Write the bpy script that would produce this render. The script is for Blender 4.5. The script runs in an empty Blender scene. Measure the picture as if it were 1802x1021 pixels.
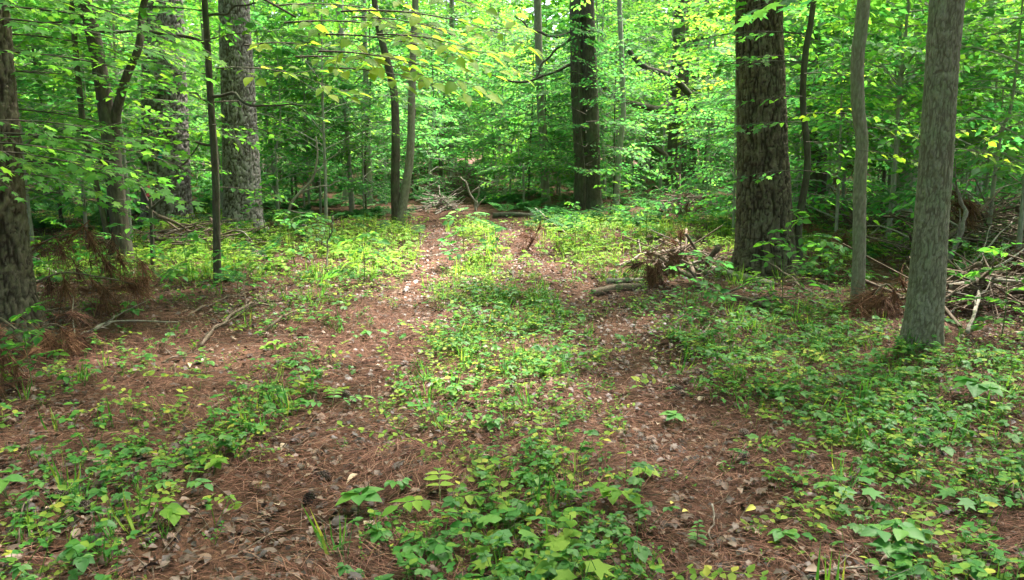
import bpy, math
import numpy as np
from mathutils import Vector, Matrix

# ------------------------------------------------------------------ camera, light, exposure
scene = bpy.context.scene
COL = scene.collection
PITCH = math.radians(10.2)
CAMH = 1.5
cam_data = bpy.data.cameras.new("camera")
cam_data.sensor_width = 36.0
cam_data.lens = 36.0 * 1414.0 / 1802.0
cam_data.clip_start = 0.05
cam_data.clip_end = 2000.0
cam = bpy.data.objects.new("camera", cam_data)
COL.objects.link(cam)
cam.location = (0, 0, CAMH)
cam.rotation_euler = (math.pi / 2 - PITCH, 0, 0)
scene.camera = cam

SUN_EL, SUN_AZ = math.radians(66), math.radians(40)
SUN_DIR = Vector((math.sin(SUN_AZ) * math.cos(SUN_EL), math.cos(SUN_AZ) * math.cos(SUN_EL), math.sin(SUN_EL)))
world = bpy.data.worlds.new("World")
scene.world = world
world.use_nodes = True
wn = world.node_tree
wn.nodes.clear()
w_out = wn.nodes.new("ShaderNodeOutputWorld")
w_bg = wn.nodes.new("ShaderNodeBackground")
w_sky = wn.nodes.new("ShaderNodeTexSky")
w_sky.sky_type = 'NISHITA'
w_sky.sun_disc = False
w_sky.sun_elevation = SUN_EL
w_sky.sun_rotation = SUN_AZ
w_sky.dust_density = 6.0
w_sky.air_density = 0.7
w_sky.ozone_density = 0.6
w_bg.inputs["Strength"].default_value = 0.14
wn.links.new(w_sky.outputs[0], w_bg.inputs["Color"])
wn.links.new(w_bg.outputs[0], w_out.inputs["Surface"])

sun_data = bpy.data.lights.new("sun", 'SUN')
sun_data.energy = 4.2
sun_data.angle = math.radians(4.5)
sun_data.color = (1.0, 0.95, 0.86)
sun = bpy.data.objects.new("sun", sun_data)
COL.objects.link(sun)
sun.location = (10, 10, 40)
sun.rotation_euler = SUN_DIR.to_track_quat('Z', 'Y').to_euler()

scene.view_settings.view_transform = 'Standard'
scene.view_settings.look = 'None'
scene.view_settings.exposure = 2.82
scene.view_settings.gamma = 1.0
scene.view_settings.use_curve_mapping = False
scene.render.engine = 'CYCLES'
cy = scene.cycles
cy.use_denoising = True
cy.max_bounces = 11
cy.diffuse_bounces = 8
cy.glossy_bounces = 2
cy.transmission_bounces = 8
cy.transparent_max_bounces = 4
cy.caustics_reflective = False
cy.caustics_refractive = False
cy.sample_clamp_indirect = 6.0

# ------------------------------------------------------------------ helpers
RNG = np.random.default_rng(11)
F_PX, CX, CYP = 1414.0, 901.0, 510.5
FWD = np.array([0, math.cos(PITCH), -math.sin(PITCH)])
UPV = np.array([0, math.sin(PITCH), math.cos(PITCH)])
CAMP = np.array([0, 0, CAMH])


def sstep(a, b, x):
    t = np.clip((x - a) / (b - a), 0, 1)
    return t * t * (3 - 2 * t)


_tab = np.random.default_rng(5).random((256, 256))


def vnoise(x, y, s=0):
    x = np.asarray(x, float) + s * 17.31
    y = np.asarray(y, float) + s * 9.73
    xi, yi = np.floor(x).astype(int), np.floor(y).astype(int)
    fx, fy = x - xi, y - yi
    fx, fy = fx * fx * (3 - 2 * fx), fy * fy * (3 - 2 * fy)
    a, b = _tab[xi & 255, yi & 255], _tab[(xi + 1) & 255, yi & 255]
    c, d = _tab[xi & 255, (yi + 1) & 255], _tab[(xi + 1) & 255, (yi + 1) & 255]
    return (a * (1 - fx) + b * fx) * (1 - fy) + (c * (1 - fx) + d * fx) * fy


def fnoise(x, y, s=0, o=4):
    r, a, t = 0, 1.0, 0
    for k in range(o):
        r = r + a * vnoise(np.asarray(x) * 2 ** k, np.asarray(y) * 2 ** k, s + k)
        t += a
        a *= 0.5
    return r / t


def path_c(Y):
    t = np.clip((np.asarray(Y, float) - 6.0) / 12.5, 0, 1.3)
    return -0.05 - 1.25 * t ** 1.6


def rut_gap(Y):
    return 0.84 - 0.22 * sstep(7, 13, np.asarray(Y, float))


def rut_mask(X, Y):
    X = X + 0.25 * (fnoise(np.asarray(X) * 1.1, np.asarray(Y) * 1.1, 31, 3) - 0.5)
    d = np.abs(X - path_c(Y)) - rut_gap(Y)
    return np.exp(-(d / 0.42) ** 4) * (1 - sstep(20, 25, np.asarray(Y, float)))


MOUNDS = []  # (x, y, radius, height), filled below


def gz(X, Y):
    X = np.asarray(X, float)
    Y = np.asarray(Y, float)
    d = np.hypot(X, Y)
    z = 0.10 * (fnoise(X * 0.35, Y * 0.35, 3) - 0.5) + 0.05 * (fnoise(X * 1.6, Y * 1.6, 7) - 0.5)
    z = z - 0.045 * rut_mask(X, Y)
    z = z + 0.25 * sstep(3.0, 9.0, np.abs(X)) * (fnoise(X * 0.16, Y * 0.16, 12, 3) - 0.4)
    for (mx, my, mr, mh) in MOUNDS:
        z = z + mh * np.exp(-((X - mx) ** 2 + (Y - my) ** 2) / mr ** 2)
    return z


def ray(px, py):
    return np.array([(px - CX) / F_PX, 0, 0]) + (CYP - py) / F_PX * UPV + FWD


def gp(px, py, lift=0.0):
    """ground point seen at photo pixel (px, py)"""
    d = ray(px, py)
    z = 0.0
    for _ in range(6):
        t = (z - CAMH) / d[2]
        p = CAMP + t * d
        z = float(gz(p[0], p[1]))
    p[2] = z + lift
    return p


def at(px, py, Y):
    """point at ground distance Y seen at photo pixel (px, py)"""
    d = ray(px, py)
    return CAMP + d * (Y / d[1])


def to_px(p):
    q = np.asarray(p, float) - CAMP
    dz = q @ FWD
    return CX + F_PX * q[0] / dz, CYP - F_PX * (q @ UPV) / dz


class Acc:
    def __init__(s):
        s.v, s.f, s.n = [], {}, 0

    def add(s, V, *Fs):
        V = np.asarray(V, float).reshape(-1, 3)
        for F in Fs:
            F = np.asarray(F, int)
            if F.size:
                s.f.setdefault(F.shape[1], []).append(F + s.n)
        s.v.append(V)
        s.n += len(V)

    def inst(s, tmpl, R, T, S=None):
        """N copies of a template (V, faces...) under rotations R (N,3,3), places T (N,3), sizes S"""
        V0, Fs = tmpl[0], tmpl[1:]
        N = len(T)
        if N == 0:
            return
        V = np.einsum('nij,vj->nvi', R, V0)
        if S is not None:
            V = V * np.asarray(S).reshape(N, 1, -1)
        V = V + np.asarray(T)[:, None, :]
        off = (np.arange(N) * len(V0))[:, None, None]
        s.add(V.reshape(-1, 3), *[(F[None] + off).reshape(-1, F.shape[1]) for F in Fs])

    def data(s):
        return np.concatenate(s.v), [np.concatenate(x) for x in s.f.values()]

    def mesh(s, name, mat, smooth=False, origin=(0, 0, 0)):
        V, Fs = s.data()
        me = bpy.data.meshes.new(name)
        V = V - np.asarray(origin)
        me.vertices.add(len(V))
        me.vertices.foreach_set("co", V.astype(np.float32).ravel())
        li = np.concatenate([F.ravel() for F in Fs])
        tot = np.concatenate([np.full(len(F), F.shape[1]) for F in Fs])
        me.loops.add(len(li))
        me.loops.foreach_set("vertex_index", li.astype(np.int32))
        me.polygons.add(len(tot))
        me.polygons.foreach_set("loop_start", np.concatenate([[0], np.cumsum(tot)[:-1]]).astype(np.int32))
        me.update(calc_edges=True)
        if smooth:
            me.polygons.foreach_set("use_smooth", np.ones(len(tot), bool))
        me.materials.append(mat)
        return me


def link(name, me, parent=None, loc=(0, 0, 0)):
    o = bpy.data.objects.new(name, me)
    COL.objects.link(o)
    o.location = loc
    if parent is not None:
        o.parent = parent
    return o


def tag(o, label=None, cat=None, group=None, kind=None):
    if label: o["label"] = label
    if cat: o["category"] = cat
    if group: o["group"] = group
    if kind: o["kind"] = kind
    return o


def thing(name, label, cat, loc, group=None):
    return tag(link(name, None, None, tuple(float(c) for c in loc)), label, cat, group)


def part(name, acc, mat, root, smooth=False, origin=None, kind=None):
    """child mesh of a thing; acc holds world coordinates"""
    org = np.array(root.location) if origin is None else origin
    o = link(name, acc.mesh(name, mat, smooth, org), root)
    if kind: o["kind"] = kind
    return o


def nrm(v):
    v = np.asarray(v, float)
    return v / np.maximum(np.linalg.norm(v, axis=-1, keepdims=True), 1e-9)


def frames(D, N):
    """rotation matrices with local Y along D and local Z near N"""
    D = nrm(D)
    X = nrm(np.cross(D, N))
    Z = np.cross(X, D)
    return np.stack([X, D, Z], axis=-1)


def rotz(a):
    a = np.atleast_1d(a)
    c, s, o = np.cos(a), np.sin(a), np.zeros_like(a)
    return np.stack([np.stack([c, -s, o], -1), np.stack([s, c, o], -1), np.stack([o, o, o + 1], -1)], -2)


def tilt_frames(n, rng, tilt):
    """random upright rotations with a random lean"""
    up = nrm(np.stack([rng.normal(0, tilt, n), rng.normal(0, tilt, n), np.ones(n)], -1))
    a = rng.uniform(0, 2 * np.pi, n)
    d = np.stack([np.cos(a), np.sin(a), np.zeros(n)], -1)
    d = nrm(d - up * np.sum(d * up, -1, keepdims=True))
    return frames(d, up)


def resample(P, n):
    P = np.asarray(P, float)
    if len(P) > 2:   # Catmull-Rom through the given points
        Q = np.vstack([2 * P[0] - P[1], P, 2 * P[-1] - P[-2]])
        out = []
        for i in range(1, len(Q) - 2):
            t = np.linspace(0, 1, 9)[:-1, None]
            a, b, c, d = Q[i - 1], Q[i], Q[i + 1], Q[i + 2]
            out.append(0.5 * (2 * b + (c - a) * t + (2 * a - 5 * b + 4 * c - d) * t ** 2 + (3 * b - a - 3 * c + d) * t ** 3))
        P = np.vstack(out + [P[-1:]])
    L = np.concatenate([[0], np.cumsum(np.linalg.norm(np.diff(P[:, :3], axis=0), axis=1))])
    s = np.linspace(0, L[-1], n)
    return np.stack([np.interp(s, L, P[:, k]) for k in range(P.shape[1])], -1), s


def tube(acc, P, seg=8, rows=12, disp=None, cap=True, rows_at=None):
    """P rows: x, y, z, radius"""
    Q, s = resample(P, rows)
    if rows_at is not None:
        Lt = s[-1]
        s2 = rows_at * Lt
        Q = np.stack([np.interp(s2, s, Q[:, k]) for k in range(4)], -1)
        s = s2
        rows = len(s2)
    C, r = Q[:, :3], Q[:, 3]
    T = nrm(np.gradient(C, axis=0))
    ref = np.array([1.0, 0, 0]) if abs(T[0, 0]) < 0.75 else np.array([0, 0, 1.0])
    A = np.zeros_like(C)
    a = ref
    for i in range(rows):
        a = nrm(a - T[i] * (a @ T[i]))
        A[i] = a
    B = np.cross(T, A)
    th = np.arange(seg) / seg * 2 * np.pi
    R = np.repeat(r[:, None], seg, 1)
    if disp is not None:
        R = R + disp(np.repeat(th[None], rows, 0), np.repeat(s[:, None], seg, 1), R)
    V = C[:, None] + R[..., None] * (np.cos(th)[None, :, None] * A[:, None] + np.sin(th)[None, :, None] * B[:, None])
    i = np.arange(rows - 1)[:, None] * seg
    j = np.arange(seg)[None]
    k = (j + 1) % seg
    F = np.stack([i + j, i + k, i + seg + k, i + seg + j], -1).reshape(-1, 4)
    V = V.reshape(-1, 3)
    if cap:
        n = len(V)
        V = np.vstack([V, C[:1], C[-1:]])
        jj = np.arange(seg)
        kk = (jj + 1) % seg
        e = (rows - 1) * seg
        F3 = np.vstack([np.stack([kk, jj, np.full(seg, n)], -1), np.stack([e + jj, e + kk, np.full(seg, n + 1)], -1)])
        acc.add(V, F, F3)
    else:
        acc.add(V, F)


def sticks(acc, p0, p1, r0, r1):
    """many 3-sided twigs at once"""
    p0, p1 = np.asarray(p0), np.asarray(p1)
    n = len(p0)
    if n == 0: return
    t = nrm(p1 - p0)
    ref = np.where(np.abs(t[:, 2:3]) < 0.9, np.array([[0, 0, 1.0]]), np.array([[1.0, 0, 0]]))
    a = nrm(np.cross(t, ref))
    b = np.cross(t, a)
    V = []
    for k in range(3):
        w = 2 * np.pi * k / 3
        V.append(a * math.cos(w) + b * math.sin(w))
    V = np.stack(V, 1)
    V0 = p0[:, None] + V * np.asarray(r0).reshape(-1, 1, 1)
    V1 = p1[:, None] + V * np.asarray(r1).reshape(-1, 1, 1)
    W = np.concatenate([V0, V1], 1).reshape(-1, 3)
    f = np.array([[0, 1, 4, 3], [1, 2, 5, 4], [2, 0, 3, 5]])
    acc.add(W, (f[None] + (np.arange(n) * 6)[:, None, None]).reshape(-1, 4))


# ------------------------------------------------------------------ bark relief
def voro_bark(cw, ch, depth, seed, R0, fine=0.3, warp=0.5, edge=0.16):
    rng = np.random.default_rng(seed)
    nu = max(5, int(round(2 * math.pi * R0 / cw)))
    nv = 400
    ju, jv, lev = rng.random((nu, nv)), rng.random((nu, nv)), rng.random((nu, nv))

    def f(th, s, R):
        u = th / (2 * np.pi) * nu
        ww = warp * (fnoise(np.cos(th) * 3 + 9, s * 3.0 + np.sin(th) * 3, seed, 3) - 0.5)
        u = u + ww * 2.2
        v = s / ch + 50 + 0.6 * warp * (fnoise(np.cos(th) * 4, s * 5 + np.sin(th) * 4, seed + 2, 3) - .5)
        ui, vi = np.floor(u).astype(int), np.floor(v).astype(int)
        d1 = np.full(u.shape, 9.0)
        d2 = np.full(u.shape, 9.0)
        l1 = np.zeros(u.shape)
        for a in (-1, 0, 1):
            for b in (-1, 0, 1):
                cu, cv = (ui + a) % nu, (vi + b) % nv
                d = np.hypot(ui + a + 0.15 + 0.7 * ju[cu, cv] - u, vi + b + 0.1 + 0.8 * jv[cu, cv] - v)
                m = d < d1
                d2 = np.where(m, d1, np.minimum(d2, d))
                l1 = np.where(m, lev[cu, cv], l1)
                d1 = np.where(m, d, d1)
        pl = sstep(0.02, edge, d2 - d1)
        m = np.minimum(th, 2 * np.pi - th)
        fn = (fnoise(th * R * 60, s * 16, seed + 5, 4) - 0.5) * sstep(0, .2, m)
        # thin flakes: each plate is broken into a few steps
        st = np.floor(fnoise(th * R * 28, s * 7, seed + 9, 2) * 5) / 5 * sstep(0, .2, m)
        f.last = np.clip(pl * (0.45 + 0.55 * (0.55 * l1 + 0.45 * (fn + .5))), 0, 1)
        return depth * (pl * (0.55 + 0.35 * l1 + 0.35 * st) - 0.6) + fine * depth * fn
    return f


def pnoise(u, v, per, s, o=3):
    """value noise with an exact period in u"""
    r, a, t = 0, 1.0, 0
    for k in range(o):
        p = per * 2 ** k
        x, y = u * p, v * 2 ** k + s * 11.37
        xi, yi = np.floor(x).astype(int), np.floor(y).astype(int)
        fx, fy = x - xi, y - yi
        fx, fy = fx * fx * (3 - 2 * fx), fy * fy * (3 - 2 * fy)
        h = lambda i, j: _tab[(np.mod(i, p) + s * 37 + k * 91) & 255, (j + s * 5) & 255]
        r = r + a * ((h(xi, yi) * (1 - fx) + h(xi + 1, yi) * fx) * (1 - fy) + (h(xi, yi + 1) * (1 - fx) + h(xi + 1, yi + 1) * fx) * fy)
        t += a
        a *= 0.5
    return r / t


def furrow_bark(cw, ch, depth, seed, R0, crack=0.5, width=0.075, fine=0.3):
    """long interlaced furrows between flat plates, the plates split across by shallow cracks"""
    per = max(4, int(round(2 * math.pi * R0 / cw)))

    def f(th, s, R):
        u = th / (2 * np.pi) + 0.03 * (pnoise(th / 6.2832, s / ch * 1.3, 5, seed + 1) - .5)
        v = s / ch
        a = np.abs(pnoise(u, v, per, seed, 2) - 0.5)
        c = np.abs(pnoise(u, v * 1.7 + 31, per, seed + 7, 2) - 0.5)
        fu = np.minimum(sstep(0.0, width, a), 0.25 + 0.75 * sstep(0.0, width * .8, c))
        b = np.abs(pnoise(u, s / cw * .9, max(4, per // 2), seed + 3, 2) - 0.5)
        cr = 1 - crack * (1 - sstep(0.0, width * 0.55, b))
        st = np.floor(pnoise(u, s / cw * .5, per, seed + 5, 2) * 6) / 6
        fn = pnoise(u, s / cw * 2.5, per * 3, seed + 9, 3) - .5
        big = pnoise(u, s * .8, 4, seed + 13, 2)
        f.last = np.clip(fu * cr * (0.55 + 0.55 * st + 0.9 * fn) * (.7 + .6 * big), 0, 1)
        return depth * (fu * cr * (0.7 + 0.5 * st) - 0.75) + fine * depth * fn
    return f


def ridge_bark(depth, seed, freq=1.0):
    def f(th, s, R):
        c, sn = np.cos(th), np.sin(th)
        a = fnoise(c * 5 * freq + s * 0.9, sn * 5 * freq - s * 0.7, seed, 3)
        b = fnoise(th * R * 70 * freq, s * 14, seed + 3, 3)
        # the seam at theta 0 is hidden by fading the angular noise there
        m = np.minimum(th, 2 * np.pi - th)
        b = 0.5 + (b - 0.5) * sstep(0.0, 0.25, m)
        f.last = np.clip(0.25 + np.abs(b - 0.5) * 3.2, 0, 1)
        return depth * ((a - 0.5) * 1.2 + (np.abs(b - 0.5) * 2 - 0.3))
    return f


# ------------------------------------------------------------------ materials
def new_mat(name):
    m = bpy.data.materials.new(name)
    m.use_nodes = True
    m.node_tree.nodes.clear()
    return m, m.node_tree


def ramp(nt, fac, stops):
    r = nt.nodes.new("ShaderNodeValToRGB")
    e = r.color_ramp.elements
    while len(e) < len(stops):
        e.new(0.5)
    for el, (p, c) in zip(e, stops):
        el.position = p
        el.color = (*c, 1)
    nt.links.new(fac, r.inputs[0])
    return r.outputs[0]


def rand_fac(nt):
    g = nt.nodes.new("ShaderNodeNewGeometry")
    oi = nt.nodes.new("ShaderNodeObjectInfo")
    a = nt.nodes.new("ShaderNodeMath")
    a.operation = 'ADD'
    b = nt.nodes.new("ShaderNodeMath")
    b.operation = 'FRACT'
    nt.links.new(g.outputs["Random Per Island"], a.inputs[0])
    nt.links.new(oi.outputs["Random"], a.inputs[1])
    nt.links.new(a.outputs[0], b.inputs[0])
    return b.outputs[0]


def leaf_mat(name, stops, tstops, trans=0.45, rough=0.6, spec=0.14):
    m, nt = new_mat(name)
    fac = rand_fac(nt)
    c = ramp(nt, fac, stops)
    t = ramp(nt, fac, tstops)
    p = nt.nodes.new("ShaderNodeBsdfPrincipled")
    p.inputs["Roughness"].default_value = rough
    p.inputs["Specular IOR Level"].default_value = spec
    tc = nt.nodes.new("ShaderNodeTexCoord")
    nz = nt.nodes.new("ShaderNodeTexNoise")
    nz.inputs["Scale"].default_value = 38
    nt.links.new(tc.outputs["Object"], nz.inputs["Vector"])
    mx = nt.nodes.new("ShaderNodeMix")
    mx.data_type = 'RGBA'
    mx.blend_type = 'MULTIPLY'
    mx.inputs[0].default_value = 0.5
    nt.links.new(c, mx.inputs[6])
    nt.links.new(ramp(nt, nz.outputs["Fac"], [(0.3, (0.7, 0.7, 0.6)), (0.7, (1.2, 1.2, 1.1))]), mx.inputs[7])
    nt.links.new(mx.outputs[2], p.inputs["Base Color"])
    tr = nt.nodes.new("ShaderNodeBsdfTranslucent")
    nt.links.new(t, tr.inputs["Color"])
    mix = nt.nodes.new("ShaderNodeMixShader")
    mix.inputs[0].default_value = trans
    nt.links.new(p.outputs[0], mix.inputs[1])
    nt.links.new(tr.outputs[0], mix.inputs[2])
    o = nt.nodes.new("ShaderNodeOutputMaterial")
    nt.links.new(mix.outputs[0], o.inputs[0])
    return m


def rand_mat(name, stops, rough=0.8, spec=0.2):
    m, nt = new_mat(name)
    p = nt.nodes.new("ShaderNodeBsdfPrincipled")
    p.inputs["Roughness"].default_value = rough
    p.inputs["Specular IOR Level"].default_value = spec
    nt.links.new(ramp(nt, rand_fac(nt), stops), p.inputs["Base Color"])
    o = nt.nodes.new("ShaderNodeOutputMaterial")
    nt.links.new(p.outputs[0], o.inputs[0])
    return m


def bark_mat(name, stops, scale=(9, 9, 2.2), bump=0.5, furrow=None, lichen=None):
    m, nt = new_mat(name)
    tc = nt.nodes.new("ShaderNodeTexCoord")
    mp = nt.nodes.new("ShaderNodeMapping")
    mp.inputs["Scale"].default_value = scale
    nt.links.new(tc.outputs["Object"], mp.inputs["Vector"])
    n1 = nt.nodes.new("ShaderNodeTexNoise")
    n1.inputs["Scale"].default_value = 2.0
    n1.inputs["Detail"].default_value = 9
    n1.inputs["Roughness"].default_value = 0.68
    nt.links.new(mp.outputs[0], n1.inputs["Vector"])
    col = ramp(nt, n1.outputs["Fac"], stops)
    n2 = nt.nodes.new("ShaderNodeTexNoise")
    n2.inputs["Scale"].default_value = 3.1
    n2.inputs["Detail"].default_value = 5
    nt.links.new(tc.outputs["Object"], n2.inputs["Vector"])
    if lichen:
        mx = nt.nodes.new("ShaderNodeMix")
        mx.data_type = 'RGBA'
        f = ramp(nt, n2.outputs["Fac"], [(0.50, (0, 0, 0)), (0.66, (lichen[1],) * 3)])
        nt.links.new(f, mx.inputs[0])
        nt.links.new(col, mx.inputs[6])
        mx.inputs[7].default_value = (*lichen[0], 1)
        col = mx.outputs[2]
    if furrow:
        # inner bark shows between the weathered outer plates
        an = nt.nodes.new("ShaderNodeAttribute")
        an.attribute_name = "plate"
        mx = nt.nodes.new("ShaderNodeMix")
        mx.data_type = 'RGBA'
        nt.links.new(ramp(nt, an.outputs["Fac"], [(0.05, (0, 0, 0)), (0.75, (1, 1, 1))]), mx.inputs[0])
        mx.inputs[6].default_value = (*furrow, 1)
        nt.links.new(col, mx.inputs[7])
        col = mx.outputs[2]
    p = nt.nodes.new("ShaderNodeBsdfPrincipled")
    p.inputs["Roughness"].default_value = 0.9
    p.inputs["Specular IOR Level"].default_value = 0.15
    nt.links.new(col, p.inputs["Base Color"])
    b = nt.nodes.new("ShaderNodeBump")
    b.inputs["Strength"].default_value = bump
    b.inputs["Distance"].default_value = 0.02
    nt.links.new(n1.outputs["Fac"], b.inputs["Height"])
    nt.links.new(b.outputs[0], p.inputs["Normal"])
    o = nt.nodes.new("ShaderNodeOutputMaterial")
    nt.links.new(p.outputs[0], o.inputs[0])
    return m


def ground_mat():
    m, nt = new_mat("pine_litter_soil")
    tc = nt.nodes.new("ShaderNodeTexCoord")

    def noise(scale, detail=6, rough=0.6):
        n = nt.nodes.new("ShaderNodeTexNoise")
        n.inputs["Scale"].default_value = scale
        n.inputs["Detail"].default_value = detail
        n.inputs["Roughness"].default_value = rough
        nt.links.new(tc.outputs["Object"], n.inputs["Vector"])
        return n.outputs["Fac"]
    fine = noise(34, 8, 0.7)
    c1 = ramp(nt, fine, [(0.25, (0.022, 0.015, 0.012)), (0.45, (0.06, 0.034, 0.024)), (0.62, (0.13, 0.070, 0.046)), (0.8, (0.24, 0.145, 0.10))])
    big = noise(1.3, 5, 0.6)
    c2 = ramp(nt, big, [(0.35, (0.5, 0.46, 0.43)), (0.65, (1.1, 1.03, 1.0))])
    mx = nt.nodes.new("ShaderNodeMix")
    mx.data_type = 'RGBA'
    mx.blend_type = 'MULTIPLY'
    mx.inputs[0].default_value = 1.0
    nt.links.new(c1, mx.inputs[6])
    nt.links.new(c2, mx.inputs[7])
    p = nt.nodes.new("ShaderNodeBsdfPrincipled")
    p.inputs["Roughness"].default_value = 0.95
    p.inputs["Specular IOR Level"].default_value = 0.1
    nt.links.new(mx.outputs[2], p.inputs["Base Color"])
    b = nt.nodes.new("ShaderNodeBump")
    b.inputs["Strength"].default_value = 0.8
    b.inputs["Distance"].default_value = 0.03
    nt.links.new(fine, b.inputs["Height"])
    nt.links.new(b.outputs[0], p.inputs["Normal"])
    o = nt.nodes.new("ShaderNodeOutputMaterial")
    nt.links.new(p.outputs[0], o.inputs[0])
    return m


M = {}
M["ground"] = ground_mat()
G1, G2, G3 = (0.024, 0.095, 0.022), (0.042, 0.145, 0.030), (0.085, 0.20, 0.030)
T1, T2, T3 = (0.075, 0.34, 0.045), (0.18, 0.48, 0.05), (0.32, 0.62, 0.05)
M["leaf"] = leaf_mat("broad_leaf_green", [(0, G1), (0.55, G2), (1, G3)], [(0, T1), (0.55, T2), (1, T3)], 0.55)
M["leaf_cool"] = leaf_mat("cool_leaf_green", [(0, (0.026, 0.095, 0.03)), (0.6, (0.045, 0.14, 0.038)), (1, (0.075, 0.18, 0.035))],
                          [(0, (0.08, 0.34, 0.08)), (0.6, (0.15, 0.47, 0.09)), (1, (0.26, 0.56, 0.07))], 0.55)
M["leaf_yellow"] = leaf_mat("yellow_green_leaf", [(0, (0.06, 0.14, 0.015)), (0.6, (0.10, 0.19, 0.02)), (1, (0.17, 0.24, 0.03))],
                            [(0, (0.22, 0.46, 0.03)), (0.6, (0.42, 0.64, 0.04)), (1, (0.58, 0.70, 0.05))], 0.6)
M["leaf_canopy"] = leaf_mat("canopy_leaf", [(0, G1), (0.55, G2), (1, G3)], [(0, T1), (0.55, T2), (1, T3)], 0.45)
M["cover"] = leaf_mat("ground_cover_leaf", [(0, (0.036, 0.14, 0.028)), (0.5, (0.058, 0.19, 0.036)), (0.86, (0.12, 0.23, 0.03)), (0.95, (0.17, 0.25, 0.035)), (1, (0.32, 0.32, 0.05))],
                      [(0, (0.08, 0.28, 0.03)), (0.5, (0.13, 0.36, 0.03)), (0.86, (0.24, 0.44, 0.04)), (1, (0.5, 0.5, 0.06))], 0.38)
M["cover_cool"] = leaf_mat("cool_ground_cover_leaf", [(0, (0.035, 0.12, 0.03)), (0.6, (0.055, 0.16, 0.035)), (1, (0.09, 0.20, 0.035))], [(0, (0.07, 0.28, 0.05)), (1, (0.16, 0.40, 0.05))], 0.36, 0.5, 0.28)
M["cover_yellow"] = leaf_mat("yellowing_ground_cover_leaf", [(0, (0.07, 0.16, 0.022)), (0.6, (0.13, 0.22, 0.03)), (0.93, (0.22, 0.27, 0.045)), (1, (0.36, 0.34, 0.06))], [(0, (0.16, 0.36, 0.03)), (1, (0.45, 0.5, 0.06))], 0.36)
M["leaf_light"] = leaf_mat("light_maple_leaf", [(0, (0.045, 0.155, 0.03)), (0.6, (0.065, 0.20, 0.036)), (1, (0.115, 0.245, 0.04))], [(0, (0.13, 0.46, 0.05)), (0.6, (0.25, 0.58, 0.055)), (1, (0.38, 0.66, 0.05))], 0.55)
M["cover_light"] = leaf_mat("pale_ground_cover_leaf", [(0, (0.08, 0.19, 0.025)), (0.6, (0.13, 0.25, 0.03)), (1, (0.24, 0.32, 0.06))],
                            [(0, (0.15, 0.36, 0.03)), (0.6, (0.25, 0.45, 0.04)), (1, (0.4, 0.52, 0.06))], 0.38)  # lighter, yellower leaf tone than the other ground cover
M["seedling"] = leaf_mat("seedling_leaf", [(0, (0.055, 0.17, 0.045)), (0.6, (0.075, 0.21, 0.045)), (1, (0.12, 0.25, 0.04))],
                         [(0, (0.08, 0.3, 0.05)), (0.6, (0.13, 0.37, 0.05)), (1, (0.22, 0.44, 0.05))], 0.36, 0.5, 0.28)
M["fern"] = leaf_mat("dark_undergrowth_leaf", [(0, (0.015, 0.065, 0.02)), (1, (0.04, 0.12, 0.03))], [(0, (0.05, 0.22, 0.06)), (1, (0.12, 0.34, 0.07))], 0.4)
M["needle_green"] = leaf_mat("green_pine_needle", [(0, (0.02, 0.06, 0.02)), (1, (0.05, 0.10, 0.03))], [(0, (0.04, 0.12, 0.03)), (1, (0.08, 0.18, 0.04))], 0.25)
M["needle_brown"] = rand_mat("brown_pine_needle", [(0, (0.026, 0.013, 0.010)), (0.4, (0.080, 0.033, 0.022)), (0.8, (0.16, 0.070, 0.047)), (1, (0.29, 0.17, 0.12))])
M["needle_rust"] = rand_mat("rust_dead_needle", [(0, (0.075, 0.033, 0.019)), (0.5, (0.155, 0.066, 0.036)), (1, (0.27, 0.135, 0.08))])
M["dead_leaf"] = rand_mat("fallen_brown_leaf", [(0, (0.022, 0.016, 0.015)), (0.4, (0.058, 0.040, 0.036)), (0.75, (0.125, 0.080, 0.062)), (0.94, (0.16, 0.10, 0.075)), (1, (0.25, 0.18, 0.135))], 0.5, 0.3)
M["pale_leaf"] = rand_mat("pale_dry_leaf", [(0, (0.32, 0.24, 0.17)), (0.5, (0.40, 0.32, 0.24)), (1, (0.34, 0.22, 0.14))], 0.55)
M["yellow_leaf"] = rand_mat("yellow_fallen_leaf", [(0, (0.5, 0.45, 0.08)), (1, (0.6, 0.52, 0.14))], 0.5)
M["pine_bark"] = bark_mat("pine_bark", [(0.25, (0.05, 0.038, 0.027)), (0.5, (0.11, 0.086, 0.063)), (0.75, (0.21, 0.17, 0.13))], (14, 14, 5), .6, (0.03, 0.021, 0.016), ((0.13, 0.13, 0.10), 0.35))
M["pine_bark_grey"] = bark_mat("grey_pine_bark", [(0.25, (0.10, 0.086, 0.08)), (0.5, (0.21, 0.185, 0.172)), (0.75, (0.36, 0.325, 0.305))], (14, 14, 9), .8, (0.052, 0.038, 0.032), ((0.24, 0.24, 0.21), 0.35))
M["grey_bark"] = bark_mat("grey_hardwood_bark", [(0.25, (0.12, 0.105, 0.078)), (0.5, (0.20, 0.18, 0.138)), (0.75, (0.31, 0.285, 0.225))], (26, 26, 9), .7, (0.10, 0.086, 0.06), ((0.17, 0.20, 0.12), 0.75))
M["dark_bark"] = bark_mat("dark_stem_bark", [(0.25, (0.028, 0.023, 0.018)), (0.5, (0.07, 0.058, 0.045)), (0.75, (0.14, 0.12, 0.095))], (14, 14, 4), 0.5, lichen=((0.08, 0.11, 0.06), 0.5))
M["pale_bark"] = bark_mat("pale_stem_bark", [(0.25, (0.13, 0.12, 0.10)), (0.5, (0.25, 0.235, 0.20)), (0.75, (0.38, 0.36, 0.32))], (12, 12, 5), 0.4, lichen=((0.2, 0.24, 0.16), 0.5))
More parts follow.
